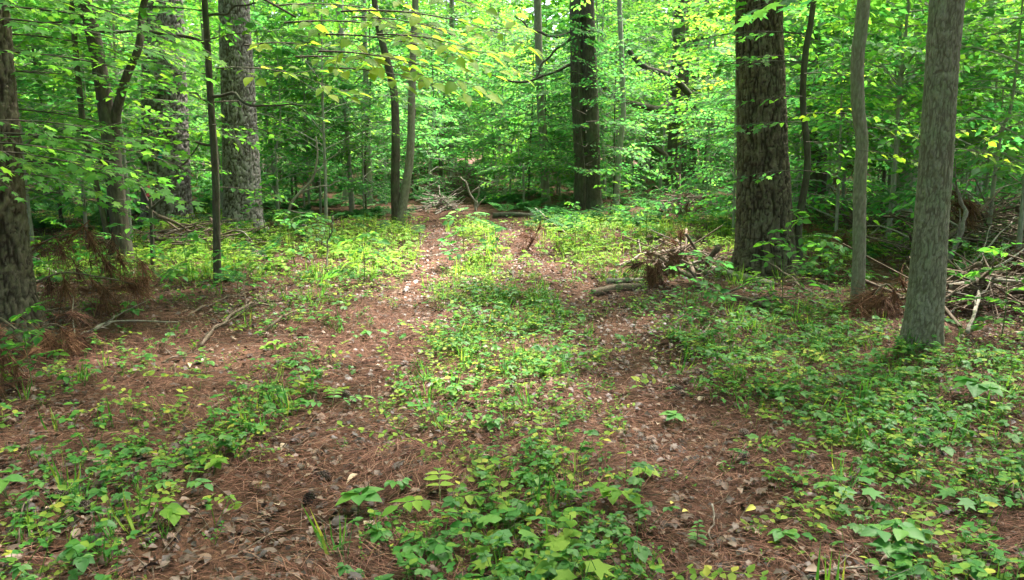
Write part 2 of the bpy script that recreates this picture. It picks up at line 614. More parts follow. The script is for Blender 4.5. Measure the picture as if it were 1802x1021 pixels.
M["dead_wood"] = bark_mat("grey_dead_wood", [(0.25, (0.11, 0.09, 0.073)), (0.5, (0.22, 0.19, 0.16)), (0.75, (0.36, 0.32, 0.275))], (20, 20, 20), 0.4)
M["brown_wood"] = bark_mat("brown_dead_wood", [(0.25, (0.05, 0.036, 0.027)), (0.5, (0.12, 0.088, 0.066)), (0.75, (0.22, 0.17, 0.135))], (20, 20, 20), 0.5)
M["green_stem"] = bark_mat("green_stem", [(0.3, (0.06, 0.09, 0.03)), (0.7, (0.12, 0.15, 0.06))], (20, 20, 20), 0.1)
M["cone"] = rand_mat("pine_cone", [(0, (0.045, 0.034, 0.028)), (1, (0.13, 0.10, 0.085))])
M["pink"] = rand_mat("pink_flagging", [(0, (0.75, 0.11, 0.16)), (1, (0.8, 0.14, 0.2))], 0.4)
M["teal"] = rand_mat("teal_flagging", [(0, (0.01, 0.25, 0.17)), (1, (0.02, 0.28, 0.2))], 0.4)


# ------------------------------------------------------------------ leaf templates: base at 0, along +Y, face up +Z, length 1
def _ovate(w=0.52, fold=0.07, droop=0.14, n=4):
    t = np.linspace(0, 1, n + 1)
    prof = np.sin(np.pi * np.clip(t, 0, 1) ** 0.82) * (1 - 0.25 * t)
    prof = prof / prof.max() * w / 2
    mid = np.stack([0 * t, t, -droop * t ** 2], -1)
    V, Fq, Ft = [], [], []
    V = [mid[0], mid[-1]] + list(mid[1:-1])
    nm = n - 1
    L = [m + np.array([-p, 0.02, fold * p / (w / 2)]) for m, p in zip(mid[1:-1], prof[1:-1])]
    Rr = [m + np.array([p, 0.02, fold * p / (w / 2)]) for m, p in zip(mid[1:-1], prof[1:-1])]
    V = np.array(V + L + Rr)
    mi = lambda k: 2 + k
    li = lambda k: 2 + nm + k
    ri = lambda k: 2 + 2 * nm + k
    Ft += [[0, mi(0), li(0)], [0, ri(0), mi(0)], [1, li(nm - 1), mi(nm - 1)], [1, mi(nm - 1), ri(nm - 1)]]
    for k in range(nm - 1):
        Fq += [[mi(k), mi(k + 1), li(k + 1), li(k)], [mi(k), ri(k), ri(k + 1), mi(k + 1)]]
    out = [V, np.array(Ft)]
    if Fq: out.append(np.array(Fq))
    return tuple(out)


def _lobed(ang, rad, droop=0.15, cup=0.06):
    a = np.radians(ang)
    r = np.array(rad)
    X = np.sin(a) * r
    Y = 0.42 + np.cos(a) * r
    Z = -droop * Y ** 2 + cup * np.abs(X) * np.where(np.arange(len(a)) % 2 == 0, -1.0, 1.2)
    V = np.vstack([[0, 0.42, -droop * 0.17], np.stack([X, Y, Z], -1)])
    n = len(a)
    F = np.array([[0, 1 + k, 1 + (k + 1) % n] for k in range(n)])[:, ::-1]
    return V, F


LEAF_OV = _ovate()
LEAF_OV_W = _ovate(0.68, 0.10, 0.2)
LEAF_LONG = _ovate(0.34, 0.05, 0.2)
LEAF_SMALL = _ovate(0.66, 0.07, 0.12, 3)
LEAF_MAPLE = _lobed([0, 22, 50, 82, 112, 150, 180, 210, 248, 278, 310, 338],
                    [0.58, 0.26, 0.52, 0.24, 0.42, 0.30, 0.40, 0.30, 0.42, 0.24, 0.52, 0.26])
LEAF_OAK = _lobed([0, 14, 30, 48, 68, 95, 130, 180, 230, 265, 292, 312, 330, 346],
                  [0.58, 0.40, 0.52, 0.28, 0.46, 0.24, 0.34, 0.42, 0.34, 0.24, 0.46, 0.28, 0.52, 0.40], 0.12, 0.1)
LEAF_FAR = (np.array([[0, 0, 0], [-0.29, 0.45, 0.05], [0, 1, -0.1], [0.29, 0.45, 0.05], [0, 0.45, 0]]),
            np.array([[0, 4, 1], [1, 4, 2], [2, 4, 3], [3, 4, 0]]))
LEAF_THIN = (np.array([[0, 0, 0], [-0.15, 0.4, 0.03], [0, 1, -0.15], [0.15, 0.4, 0.03]]), np.array([[0, 2, 1], [0, 3, 2]]))
LEAF_FLAT = (np.array([[0, 0, 0], [-0.3, 0.45, 0.06], [0, 1, -0.1], [0.3, 0.45, 0.06]]), np.array([[0, 2, 1], [0, 3, 2]]))
BLADE = (np.array([[-.03, 0, 0], [.03, 0, 0], [.025, .45, -.04], [-.025, .45, -.04], [0, 1, -.28]]), np.array([[2, 3, 4]]), np.array([[0, 1, 2, 3]]))
NEEDLE = (np.array([[-.5, 0, 0], [.5, 0, 0], [.5, .5, .0], [-.5, .5, .0], [.2, 1, 0], [-.2, 1, 0]]), np.array([[0, 1, 2, 3], [3, 2, 4, 5]]))


# ------------------------------------------------------------------ leafy boughs, built along +X with the leaf plane facing +Z
def bough_local(rng, length, leaf, spacing=0.75, zig=0.05, droop=0.12, twig_gap=0.16, twig_len=0.42, fill=1.0, flat=0.33):
    """returns leaves (pos, dir, nor, size) and twig segments"""
    n = 9
    t = np.linspace(0, 1, n)
    ax = np.stack([t * length, zig * length * np.cumsum(rng.normal(0, 0.35, n)) * t, -droop * length * t ** 2 + 0.04 * length * np.sin(t * 3)], -1)
    seg0, seg1, r0, r1 = [ax[:-1]], [ax[1:]], [0.0065 * length ** .7 * (1.05 - t[:-1])], [0.0065 * length ** .7 * (1.05 - t[1:])]
    pos, dr, sz = [], [], []

    def leaves_along(P0, d, L, lf):
        k = max(2, int(L / (lf * spacing)))
        for i in range(k):
            if rng.random() > fill: continue
            s = (i + 0.7) / k
            side = 1 if i % 2 else -1
            a = side * rng.uniform(0.6, 1.15)
            if i == k - 1: a = rng.normal(0, 0.2)
            c, sn = math.cos(a), math.sin(a)
            dd = np.array([d[0] * c - d[1] * sn, d[0] * sn + d[1] * c, d[2] * 0.5 - 0.12 + rng.normal(0, 0.14)])
            pos.append(P0 + d * L * s + np.array([0, 0, -0.02 * s]))
            dr.append(dd)
            sz.append(lf * rng.uniform(0.62, 1.12))
    m = int(length / twig_gap)
    for i in range(m):
        s = 0.12 + 0.86 * (i + rng.uniform(0, 0.6)) / m
        p = np.array([np.interp(s, t, ax[:, k]) for k in range(3)])
        side = 1 if i % 2 else -1
        a = side * rng.uniform(0.55, 1.0)
        L = twig_len * length ** 0.5 * (1.15 - s) * rng.uniform(0.6, 1.2) + leaf * 0.7
        d = np.array([math.cos(a), math.sin(a), rng.normal(-0.05, 0.12)])
        seg0.append(p[None]); seg1.append((p + d * L)[None]); r0.append([0.0022 + 0.0012 * length * (1 - s)]); r1.append([0.0014])
        leaves_along(p, d, L, leaf)
    leaves_along(ax[-3], nrm(ax[-1] - ax[-3]), np.linalg.norm(ax[-1] - ax[-3]), leaf)
    pos, dr, sz = np.array(pos), nrm(np.array(dr)), np.array(sz)
    nor = nrm(np.stack([rng.normal(0, flat, len(pos)), rng.normal(0, flat, len(pos)), np.ones(len(pos))], -1))
    return dict(pos=pos, dir=dr, nor=nor, sz=sz, s0=np.vstack(seg0), s1=np.vstack(seg1), r0=np.concatenate(r0), r1=np.concatenate(r1))


def place_bough(b, o, az, pitch, roll, sc):
    ca, sa, cp, sp, cr, sr = math.cos(az), math.sin(az), math.cos(pitch), math.sin(pitch), math.cos(roll), math.sin(roll)
    Rz = np.array([[ca, -sa, 0], [sa, ca, 0], [0, 0, 1]])
    Ry = np.array([[cp, 0, -sp], [0, 1, 0], [sp, 0, cp]])
    Rx = np.array([[1, 0, 0], [0, cr, -sr], [0, sr, cr]])
    R = Rz @ Ry @ Rx
    f = lambda v: v @ R.T
    return dict(pos=f(b["pos"] * sc) + o, dir=f(b["dir"]), nor=f(b["nor"]), sz=b["sz"], s0=f(b["s0"] * sc) + o, s1=f(b["s1"] * sc) + o,
                r0=b["r0"], r1=b["r1"])


def leaf_frames(b, rng=None):
    return frames(b["dir"], b["nor"])


BR = np.random.default_rng(21)
BOUGHS = [bough_local(BR, L, 0.125, 0.62, twig_gap=0.12, twig_len=0.5, flat=0.45) for L in (1.0, 1.3, 1.6, 1.9, 1.2, 1.5)]
BOUGHS_BIG = [bough_local(BR, L, 0.17, 0.7, twig_gap=0.16, twig_len=0.55, flat=0.45) for L in (1.4, 1.8, 2.2)]


def crown_acc(rng, h0, h1, n, reach, boughs, tmpl, ttw=None, leafscale=1.0, low_reach=1.0):
    """layered understorey crown round a stem at the origin: leaves and twigs in one set each"""
    La, Tw = Acc(), Acc()
    az = rng.uniform(0, 6.28)
    for i in range(n):
        s = (i + rng.uniform(0, 1)) / n
        h = h0 + (h1 - h0) * s
        az += 2.4 + rng.normal(0, 0.35)
        rr = reach * (low_reach * (1 - s) + s) * (1.0 - 0.62 * max(0, s - 0.35) / 0.65) * rng.uniform(0.55, 1.15)
        b = boughs[rng.integers(len(boughs))]
        bl = b["s1"][7, 0]
        inner = max(0.0, rr - bl)
        pt = rng.normal(0.05, 0.16)
        o = np.array([math.cos(az) * inner * 0.9, math.sin(az) * inner * 0.9, h + 0.15 * inner])
        if inner > 0.05:
            sticks(Tw, np.array([[0, 0, h - 0.25 * inner]]), o[None], [0.008 + 0.004 * rr], [0.006])
        q = place_bough(b, o, az + rng.normal(0, 0.25), pt, rng.normal(0, 0.25), min(1.0, rr / bl) if rr < bl else 1.0)
        La.inst(tmpl, leaf_frames(q), q["pos"], q["sz"] * leafscale)
        sticks(Tw, q["s0"], q["s1"], q["r0"], q["r1"])
    return La, Tw


# ------------------------------------------------------------------ where the named trees stand (photo pixels of their feet)
def tree_pts(base, pts, up_to):
    """pixel polyline [(px, py, width_px)...] standing at the ground point of base -> rows x, y, z, r; extended up to height up_to"""
    g = gp(*base)
    rows = []
    for (px, py, w) in pts:
        p = at(px, py, g[1])
        dep = (p - CAMP) @ FWD
        rows.append([p[0], p[1], p[2], w / 2 * dep / F_PX])
    rows[0][:3] = [rows[0][0], g[1], g[2] - 0.12]
    a, b = np.array(rows[-2]), np.array(rows[-1])
    sl = (b - a)[:2] / max(0.3, b[2] - a[2])
    sl = np.clip(sl, -0.12, 0.12)
    z = b[2]
    x, y = b[0], b[1]
    k = 0
    while z < up_to:
        dz = min(2.5, up_to - z + 0.01)
        x += sl[0] * dz * 0.5
        y += sl[1] * dz * 0.5
        z += dz
        f = (z - b[2]) / (up_to - b[2] + 1e-6)
        rows.append([x, y, z, b[3] * (1 - 0.72 * f)])
    return np.array(rows), g


for bp, r, h in (((290, 392), 1.0, 0.22), ((425, 402), 0.9, 0.15), ((1350, 462), 0.9, 0.16), ((15, 580), 0.7, 0.10), ((1035, 362), 1.1, 0.1), ((1625, 605), 0.5, 0.06),
                 ((1720, 470), 1.3, 0.16), ((330, 420), 1.2, 0.12)):
    q = gp(*bp)
    MOUNDS.append((q[0], q[1], r, h))

# ------------------------------------------------------------------ ground sheet
def ground():
    a = np.concatenate([np.arange(-400, -60, 40), np.arange(-60, -20, 2.5), np.arange(-20, -7, 0.4), np.arange(-7, 7, 0.06), np.arange(7, 20, 0.4), np.arange(20, 60, 2.5), np.arange(60, 401, 40)])
    b = np.concatenate([np.arange(-400, -40, 40), np.arange(-40, 0, 2), np.arange(0, 1.6, 0.2), np.arange(1.6, 9, 0.06), np.arange(9, 24, 0.12), np.arange(24, 60, 1.5), np.arange(60, 401, 40)])
    X, Y = np.meshgrid(a, b, indexing='ij')
    Z = gz(X, Y)
    n, m = X.shape
    i, j = np.meshgrid(np.arange(n - 1), np.arange(m - 1), indexing='ij')
    k = i * m + j
    F = np.stack([k, k + m, k + m + 1, k + 1], -1).reshape(-1, 4)
    A = Acc()
    near = (np.abs(X) < 9) & (Y < 24) & (Y > 1)
    Z = Z + near * 0.022 * (fnoise(X * 7, Y * 7, 40, 3) - 0.5)
    A.add(np.stack([X, Y, Z], -1).reshape(-1, 3), F)
    o = link("ground", A.mesh("ground", M["ground"], True))
    tag(o, "forest floor of reddish pine litter with two worn wheel ruts", None, None, "structure")


ground()

# ------------------------------------------------------------------ named trees
LEAFMESH = {}


def leaf_mesh(key, tmpl, mat):
    if (key, mat) not in LEAFMESH:
        A = Acc()
        A.add(tmpl[0], *tmpl[1:])
        LEAFMESH[(key, mat)] = A.mesh("leaf", M[mat], True)
    return LEAFMESH[(key, mat)]


def leaf_objects(b, meshes, parent, origin, rng, keep=None):
    """every leaf of a bough as an object of its own under parent"""
    R = leaf_frames(b)
    idx = range(len(b["pos"])) if keep is None else keep
    for i in idx:
        o = link("leaf", meshes[rng.integers(len(meshes))], parent)
        s = float(b["sz"][i])
        m4 = Matrix.Identity(4)
        for r in range(3):
            for c in range(3):
                m4[r][c] = R[i][r][c] * s
            m4[r][3] = b["pos"][i][r] - origin[r]
        o.matrix_basis = m4


CANOPY = []        # shared crowns, made once


def canopy_meshes():
    out = []
    for k in range(4):
        rng = np.random.default_rng(70 + k)
        La = Acc()
        n = 2300
        # uneven clumps of leaves on the outside of a flattened crown
        nc = 26
        c = rng.normal(0, 1, (nc, 3))
        c = nrm(c) * rng.uniform(0.35, 1.0, (nc, 1)) * np.array([3.1, 3.1, 1.9])
        w = rng.integers(0, nc, n)
        P = c[w] + rng.normal(0, 0.55, (n, 3)) * np.array([1.15, 1.15, 0.55])
        d = nrm(rng.normal(0, 1, (n, 3)) * np.array([1, 1, 0.35]))
        nn = nrm(np.stack([rng.normal(0, .5, n), rng.normal(0, .5, n), np.ones(n)], -1))
        La.inst(LEAF_FAR, frames(d, nn), P, rng.uniform(0.15, 0.30, n))
        sticks(La, np.repeat([[0, 0, -2.4]], nc, 0), c, np.full(nc, 0.05), np.full(nc, 0.015))
        out.append(La.mesh("canopy_crown", M["leaf_canopy"]))
    for k in range(2):
        rng = np.random.default_rng(90 + k)
        La = Acc()
        nc, per = 190, 16
        h = rng.uniform(-2.6, 2.6, nc)
        a = rng.uniform(0, 6.28, nc)
        rr = (2.5 - 0.55 * (h + 1.0)).clip(0.4, 2.6) * rng.uniform(0.3, 1, nc)
        c = np.stack([np.cos(a) * rr, np.sin(a) * rr, h + 0.2 * rr], -1)
        P = np.repeat(c, per, 0)
        d = nrm(np.repeat(nrm(c * [1, 1, 0]), per, 0) * 0.5 + rng.normal(0, 0.7, (nc * per, 3)))
        nn = rng.normal(0, 1, (nc * per, 3))
        T = (NEEDLE[0] * np.array([0.05, 1, 1]),) + NEEDLE[1:]
        La.inst(T, frames(d, nn), P, rng.uniform(0.2, 0.34, nc * per))
        sticks(La, np.stack([0 * h, 0 * h, h - 0.2], -1), c, np.full(nc, 0.02), np.full(nc, 0.008))
        out.append(La.mesh("pine_crown", M["needle_green"]))
    return out


CANOPY = canopy_meshes()


def add_crown(root, top_world, kind, scale, rot):
    me = CANOPY[kind]
    o = link("crown", me, root)
    o.location = Vector(top_world) - root.location
    o.rotation_euler = (0, 0, rot)
    o.scale = (scale,) * 3
    return o


def named_tree(name, label, cat, base, pts, bark, height, disp=None, seg=24, rows=60, crown=None, dens_top=6.0, group=None, collar=0.0):
    P, g = tree_pts(base, pts, height)
    root = thing(name, label, cat, g, group)
    A = Acc()
    # more rows where the camera sees the trunk
    L = np.concatenate([[0], np.cumsum(np.linalg.norm(np.diff(P[:, :3], axis=0), axis=1))])
    fr = min(1.0, dens_top / L[-1])
    ra = np.concatenate([np.linspace(0, fr, rows), np.linspace(fr, 1, 12)[1:]]) if fr < 0.98 else np.linspace(0, 1, rows)
    if collar:
        # root flare just above the ground
        P2 = [list(P[0])]
        P2[0][3] = P[0][3] * (1 + collar)
        q = P[0] + (P[1] - P[0]) * min(0.5, 0.35 / max(0.4, P[1][2] - P[0][2]))
        q[3] = P[0][3] * 0.5 + P[1][3] * 0.5
        q[3] = max(q[3], P[1][3])
        P2.append(list(q))
        P = np.array(P2 + [list(x) for x in P[1:]])
    fl = P[0][3] * (0.08 + 0.6 * collar)
    sd = int(abs(base[0]) * 7) % 97

    def relief(th, s, R):
        # bark relief, and root flare in lobes just above the ground
        lob = sstep(.42, .75, vnoise(np.cos(th) * 1.6 + 7, np.sin(th) * 1.6, sd))
        k = fl * np.exp(-s / (0.10 + 0.9 * fl)) * (0.15 + 1.5 * lob)
        return k + (disp(th, s, R) if disp is not None else 0)
    tube(A, P, seg, 200, relief, True, ra)
    tr = part("trunk", A, M[bark], root, True)
    if disp is not None:
        at_ = tr.data.attributes.new("plate", 'FLOAT', 'POINT')
        v = np.zeros(len(tr.data.vertices), np.float32)
        v[:disp.last.size] = disp.last.ravel()
        at_.data.foreach_set("value", v)
    if crown is not None:
        k, sc = crown
        add_crown(root, P[-1][:3] - np.array([0, 0, 1.0]), k, sc, float(RNG.uniform(0, 6)))
    return root, P, g


def limb(root, P, bark, seg=8, rows=14, name="branch", disp=None):
    A = Acc()
    P = np.array(P, float)
    Q, sl = resample(P, max(rows, 10))
    rg = np.random.default_rng(int(abs(P[0].sum()) * 100) % 9973)
    amp = 0.035 * min(1.5, sl[-1]) * np.sin(np.linspace(0, np.pi, len(Q)))[:, None]
    ph = rg.uniform(0, 6.28, (3, 3))
    u = (sl / sl[-1])[:, None]
    Q[:, :3] += amp * sum(np.sin(u * (7 + 6 * k) + ph[k]) / (1 + k) for k in range(3))
    tube(A, Q, seg, max(rows, 24), disp)
    return part(name, A, M[bark], root, True)


def limb_px(root, pts, Y, bark, **kw):
    """limb through photo pixels (px, py, width) at distances Y (one number or one per point)"""
    Ys = [Y] * len(pts) if np.isscalar(Y) else Y
    P = []
    for (px, py, w), y in zip(pts, Ys):
        p = at(px, py, y)
        P.append([*p, w / 2 * ((p - CAMP) @ FWD) / F_PX])
    return limb(root, P, bark, **kw), np.array(P)


for _k in M:
    M[_k]["key"] = _k
NLEAF = {}      # leaves already built as objects on each tree


def leafy(root, branch, o, az, pitch, roll, length, leaf, meshes, seed, objects=True, tmpl=None, mat="leaf", **kw):
    """a leafy bough growing from world point o: twigs joined to the branch part, leaves as sub-parts"""
    rng = np.random.default_rng(seed)
    b = place_bough(bough_local(rng, length, leaf, **kw), np.array(o, float), az, pitch, roll, 1.0)
    A = Acc()
    sticks(A, b["s0"], b["s1"], b["r0"], b["r1"])
    br = branch if branch is not None else part("branch", A, M["dark_bark"], root)
    if branch is not None:
        tw = part("twig", A, M["dark_bark"], root)
        br = tw
    left = 296 - NLEAF.get(root.name, 0)
    if left >= len(b["pos"]) // 2:
        keep = list(range(len(b["pos"])))[:left]
        NLEAF[root.name] = NLEAF.get(root.name, 0) + len(keep)
        leaf_objects(b, meshes, br, np.array(root.location), rng, keep)
    else:
        if tmpl is None:
            tmpl = LEAF_MAPLE if meshes[0] is leaf_mesh("maple", LEAF_MAPLE, meshes[0].materials[0]["key"]) else LEAF_OV
        mat = meshes[0].materials[0]["key"]
        La = Acc()
        La.inst(tmpl, leaf_frames(b), b["pos"], b["sz"])
        f = part("foliage", La, M[mat], root)
        f["kind"] = "stuff"
    return b


OV = lambda mat: [leaf_mesh("ov", LEAF_OV, mat), leaf_mesh("ovw", LEAF_OV_W, mat)]
MP = lambda mat: [leaf_mesh("maple", LEAF_MAPLE, mat)]

# --- pines
pineL, P_, g_ = named_tree("pine_tree", "dark furrowed pine cut off by the left edge with rusty boughs at its foot", "tree", (14, 582),
    [(16, 582, 110), (4, 430, 84), (-6, 250, 74), (-16, 100, 68), (-24, 0, 66)], "pine_bark", 17, furrow_bark(0.045, 0.20, 0.022, 3, 0.22, .5, .09, .6), 120, 330, (4, 1.3), 4.2, collar=0.25)
pineA, P_, g_ = named_tree("pine_tree", "thick scaly grey pine with a teal ribbon on its front", "tree", (292, 392),
    [(294, 392, 92), (292, 300, 80), (290, 180, 75), (287, 60, 70), (285, 0, 68)], "pine_bark_grey", 19, furrow_bark(0.062, 0.13, 0.028, 7, 0.42, .8, .10, .6), 128, 280, (5, 1.4), 6.0, collar=0.2)
pineA_g = g_
pineB, P_, g_ = named_tree("pine_tree", "scaly pale grey pine right behind the thin dark sapling, pale broken limb at its foot", "tree", (425, 402),
    [(428, 402, 72), (425, 300, 63), (420, 180, 58), (414, 60, 54), (411, 0, 52)], "pine_bark_grey", 18, furrow_bark(0.060, 0.125, 0.027, 9, 0.33, .8, .10, .6), 128, 280, (4, 1.4), 6.0, collar=0.2)
pineC, P_, g_ = named_tree("pine_tree", "largest dark pine trunk on the right with deep vertical bark plates", "tree", (1350, 457),
    [(1350, 457, 112), (1345, 380, 96), (1341, 250, 86), (1338, 120, 82), (1336, 0, 79)], "pine_bark", 18, furrow_bark(0.050, 0.30, 0.027, 13, 0.33, .5, .09, .6), 170, 400, (5, 0.9), 4.6, collar=0.16)
P_pineC = P_
twinP, P_, g_ = named_tree("pine_tree", "dark double trunked tree right of the path end, trunks pressed together", "tree", (1036, 362),
    [(1043, 362, 36), (1041, 280, 30), (1038, 160, 29), (1034, 60, 28), (1032, 0, 27)], "dark_bark", 17, ridge_bark(0.02, 5, 0.8), 48, 160, (0, 0.7), 6.5, collar=0.2)
Y_tw = g_[1]
A = Acc()
Q, _ = tree_pts((1036, 362), [(1023, 362, 24), (1021, 280, 21), (1016, 160, 23), (1014, 60, 22), (1013, 0, 21)], 15)
tube(A, Q, 36, 140, ridge_bark(0.018, 6, 0.8))
part("trunk", A, M["dark_bark"], twinP, True)
for pts in ([(1006, 58, 7), (970, 62, 5), (935, 52, 4), (905, 28, 2)], [(1008, 112, 6), (960, 130, 4.5), (905, 145, 3.5), (850, 128, 2)],
            [(1010, 60, 5), (965, 105, 4), (940, 140, 2)]):
    limb_px(twinP, pts, Y_tw, "dark_bark")

# --- the grey hardwood on the right, and its neighbours
greyT, P_grey, g_grey = named_tree("hardwood_tree", "big grey ridged trunk nearest the camera on the right, ferny sprout at its foot", "tree", (1622, 606),
    [(1622, 606, 68), (1632, 490, 59), (1638, 400, 56), (1646, 300, 55), (1652, 200, 54), (1659, 100, 54), (1667, 0, 56)], "grey_bark", 15, furrow_bark(0.025, 0.10, 0.007, 23, 0.14, .3, .13, .8), 140, 430, (1, 1.3), 4.0, collar=0.12)
slimT, P_slim, g_slim = named_tree("hardwood_tree", "slim slightly bent grey stem between the dark pine and the big grey trunk", "tree", (1508, 545),
    [(1510, 545, 24), (1512, 440, 22), (1513, 330, 22), (1517, 250, 21), (1510, 190, 22), (1509, 100, 22), (1520, 0, 22)], "grey_bark", 11, ridge_bark(0.006, 8, 1.0), 40, 220, None, 3.6, collar=0.15)
paleT, P_, g_ = named_tree("hardwood_tree", "pale mottled trunk leaning right, half hidden behind the big grey trunk", "tree", (1588, 385),
    [(1588, 385, 48), (1597, 280, 42), (1612, 150, 34), (1625, 60, 31), (1632, 0, 29)], "pale_bark", 15, ridge_bark(0.015, 18, 0.8), 40, 120, (3, 0.6), 6.0, collar=0.15)
rightT, P_, g_ = named_tree("hardwood_tree", "dark slender trunk near the right edge of the picture, bare below", "tree", (1772, 362),
    [(1772, 362, 20), (1777, 270, 17), (1788, 150, 18), (1798, 50, 17), (1806, 0, 17)], "dark_bark", 14, ridge_bark(0.008, 19), 24, 90, (0, 1.1), 6.5, collar=0.15)
sapR, P_, g_ = named_tree("sapling", "crooked dark sapling hugging the right side of the largest pine", "tree", (1412, 468),
    [(1412, 468, 15), (1405, 400, 13), (1421, 290, 12), (1413, 180, 11), (1418, 90, 11), (1432, 0, 10)], "dark_bark", 8, ridge_bark(0.004, 20), 16, 90, None, 4.5)
darkR, P_, g_ = named_tree("hardwood_tree", "dark trunk showing behind the crooked sapling right of the largest pine", "tree", (1440, 380),
    [(1440, 380, 36), (1437, 250, 34), (1434, 120, 34), (1438, 0, 33)], "dark_bark", 15, ridge_bark(0.012, 22), 32, 100, (1, 0.6), 6.5)

# --- left group
forkT, P_fork, g_fork = named_tree("hardwood_tree", "forked brown trunk between the left edge pine and the scaly grey pines", "tree", (216, 462),
    [(218, 462, 38), (211, 400, 31), (196, 260, 29), (186, 190, 26), (172, 100, 25), (155, 20, 24), (150, 0, 24)], "dark_bark", 13, ridge_bark(0.008, 25), 36, 200, (3, 1.1), 4.5, collar=0.2)
limb_px(forkT, [(200, 240, 20), (204, 190, 16), (222, 130, 14), (240, 90, 13), (256, 40, 12), (270, -30, 10), (280, -120, 6)], float(g_fork[1]), "dark_bark", seg=14, rows=40, disp=ridge_bark(0.006, 26))
thinL, P_, g_ = named_tree("sapling", "thin leaning dark stem just left of the forked trunk", "tree", (196, 464),
    [(198, 464, 11), (182, 380, 10), (150, 240, 10), (138, 140, 10), (125, 0, 9)], "dark_bark", 7, ridge_bark(0.003, 27), 12, 70, None, 4.5)
sapD, P_sapD, g_sapD = named_tree("sapling", "straight dark sapling in front of the paler scaly pine, with long bare side twigs", "tree", (381, 498),
    [(382, 498, 15), (381, 400, 13), (379, 300, 13), (371, 180, 12), (364, 60, 11), (360, 0, 11)], "dark_bark", 7.5, ridge_bark(0.004, 28), 20, 130, None, 4.0)
YD = float(g_sapD[1])
for pts, dy in (([(371, 170, 6), (430, 172, 5), (490, 184, 3), (540, 188, 1.5)], -0.2), ([(366, 80, 6), (300, 60, 5), (200, 48, 4), (80, 40, 3)], 0.1),
                ([(365, 28, 5), (400, 20, 4), (450, 5, 3)], -0.1), ([(372, 178, 4), (330, 165, 3), (290, 155, 2)], 0.2), ([(378, 255, 5), (330, 250, 4), (280, 248, 2)], -0.1)):
    limb_px(sapD, pts, [YD + dy * k for k in range(len(pts))], "dark_bark", rows=12)
sapS, P_, g_ = named_tree("sapling", "small forked sapling with pink flagging below the left scaly pine", "tree", (266, 480),
    [(268, 480, 8), (267, 400, 7), (265, 365, 6)], "dark_bark", 1.35, None, 8, 20, None, 3.0)
YS = float(g_[1])
limb_px(sapS, [(266, 368, 5), (300, 330, 4), (330, 290, 3), (355, 240, 2)], YS, "dark_bark")
limb_px(sapS, [(266, 370, 5), (250, 330, 4), (235, 290, 2)], YS, "dark_bark")
# flagging ribbons
A = Acc()
p0 = at(258, 326, YS - 0.03)
Vr = []
for k in range(7):
    z = p0[2] - 0.022 * k
    Vr += [[p0[0] + 0.012 * math.sin(k * .9), p0[1], z], [p0[0] + 0.028 + 0.01 * math.sin(k * .9 + .5), p0[1] + 0.01 * math.cos(k), z]]
A.add(Vr, [[2 * k, 2 * k + 1, 2 * k + 3, 2 * k + 2] for k in range(6)])
o = link("flagging_ribbon", A.mesh("flagging_ribbon", M["pink"], True, p0), None, tuple(p0))
tag(o, "short pink flagging ribbon tied to the small sapling", "ribbon")
A = Acc()
p0 = at(279, 262, float(pineA_g[1]) - 0.52)
Vr = []
for k in range(7):
    z = p0[2] - 0.03 * k
    Vr += [[p0[0] + 0.02 * math.sin(k * .8), p0[1] - 0.01 * k % 2, z], [p0[0] + 0.07 + 0.02 * math.sin(k * .8 + .5), p0[1] + 0.012 * math.cos(k), z]]
A.add(Vr, [[2 * k, 2 * k + 1, 2 * k + 3, 2 * k + 2] for k in range(6)])
o = link("flagging_ribbon", A.mesh("flagging_ribbon", M["teal"], True, p0), None, tuple(p0))
tag(o, "small teal ribbon on the front of the left scaly pine", "ribbon")

# --- twin stems left of the path
twin, P_twin, g_twin = named_tree("hardwood_tree", "slender twin stems rising from one foot left of the path end", "tree", (700, 394),
    [(702, 394, 19), (712, 340, 16), (722, 270, 14), (725, 150, 13), (728, 60, 12), (731, 0, 12)], "grey_bark", 12, ridge_bark(0.005, 31), 24, 120, (2, 1.0), 5.5, collar=0.1)
limb_px(twin, [(698, 396, 18), (697, 350, 16), (695, 250, 15), (688, 170, 14), (674, 100, 13), (666, 30, 11), (660, -60, 9), (655, -200, 5)], float(g_twin[1]), "dark_bark", seg=16, rows=60, name="trunk", disp=ridge_bark(0.004, 33))

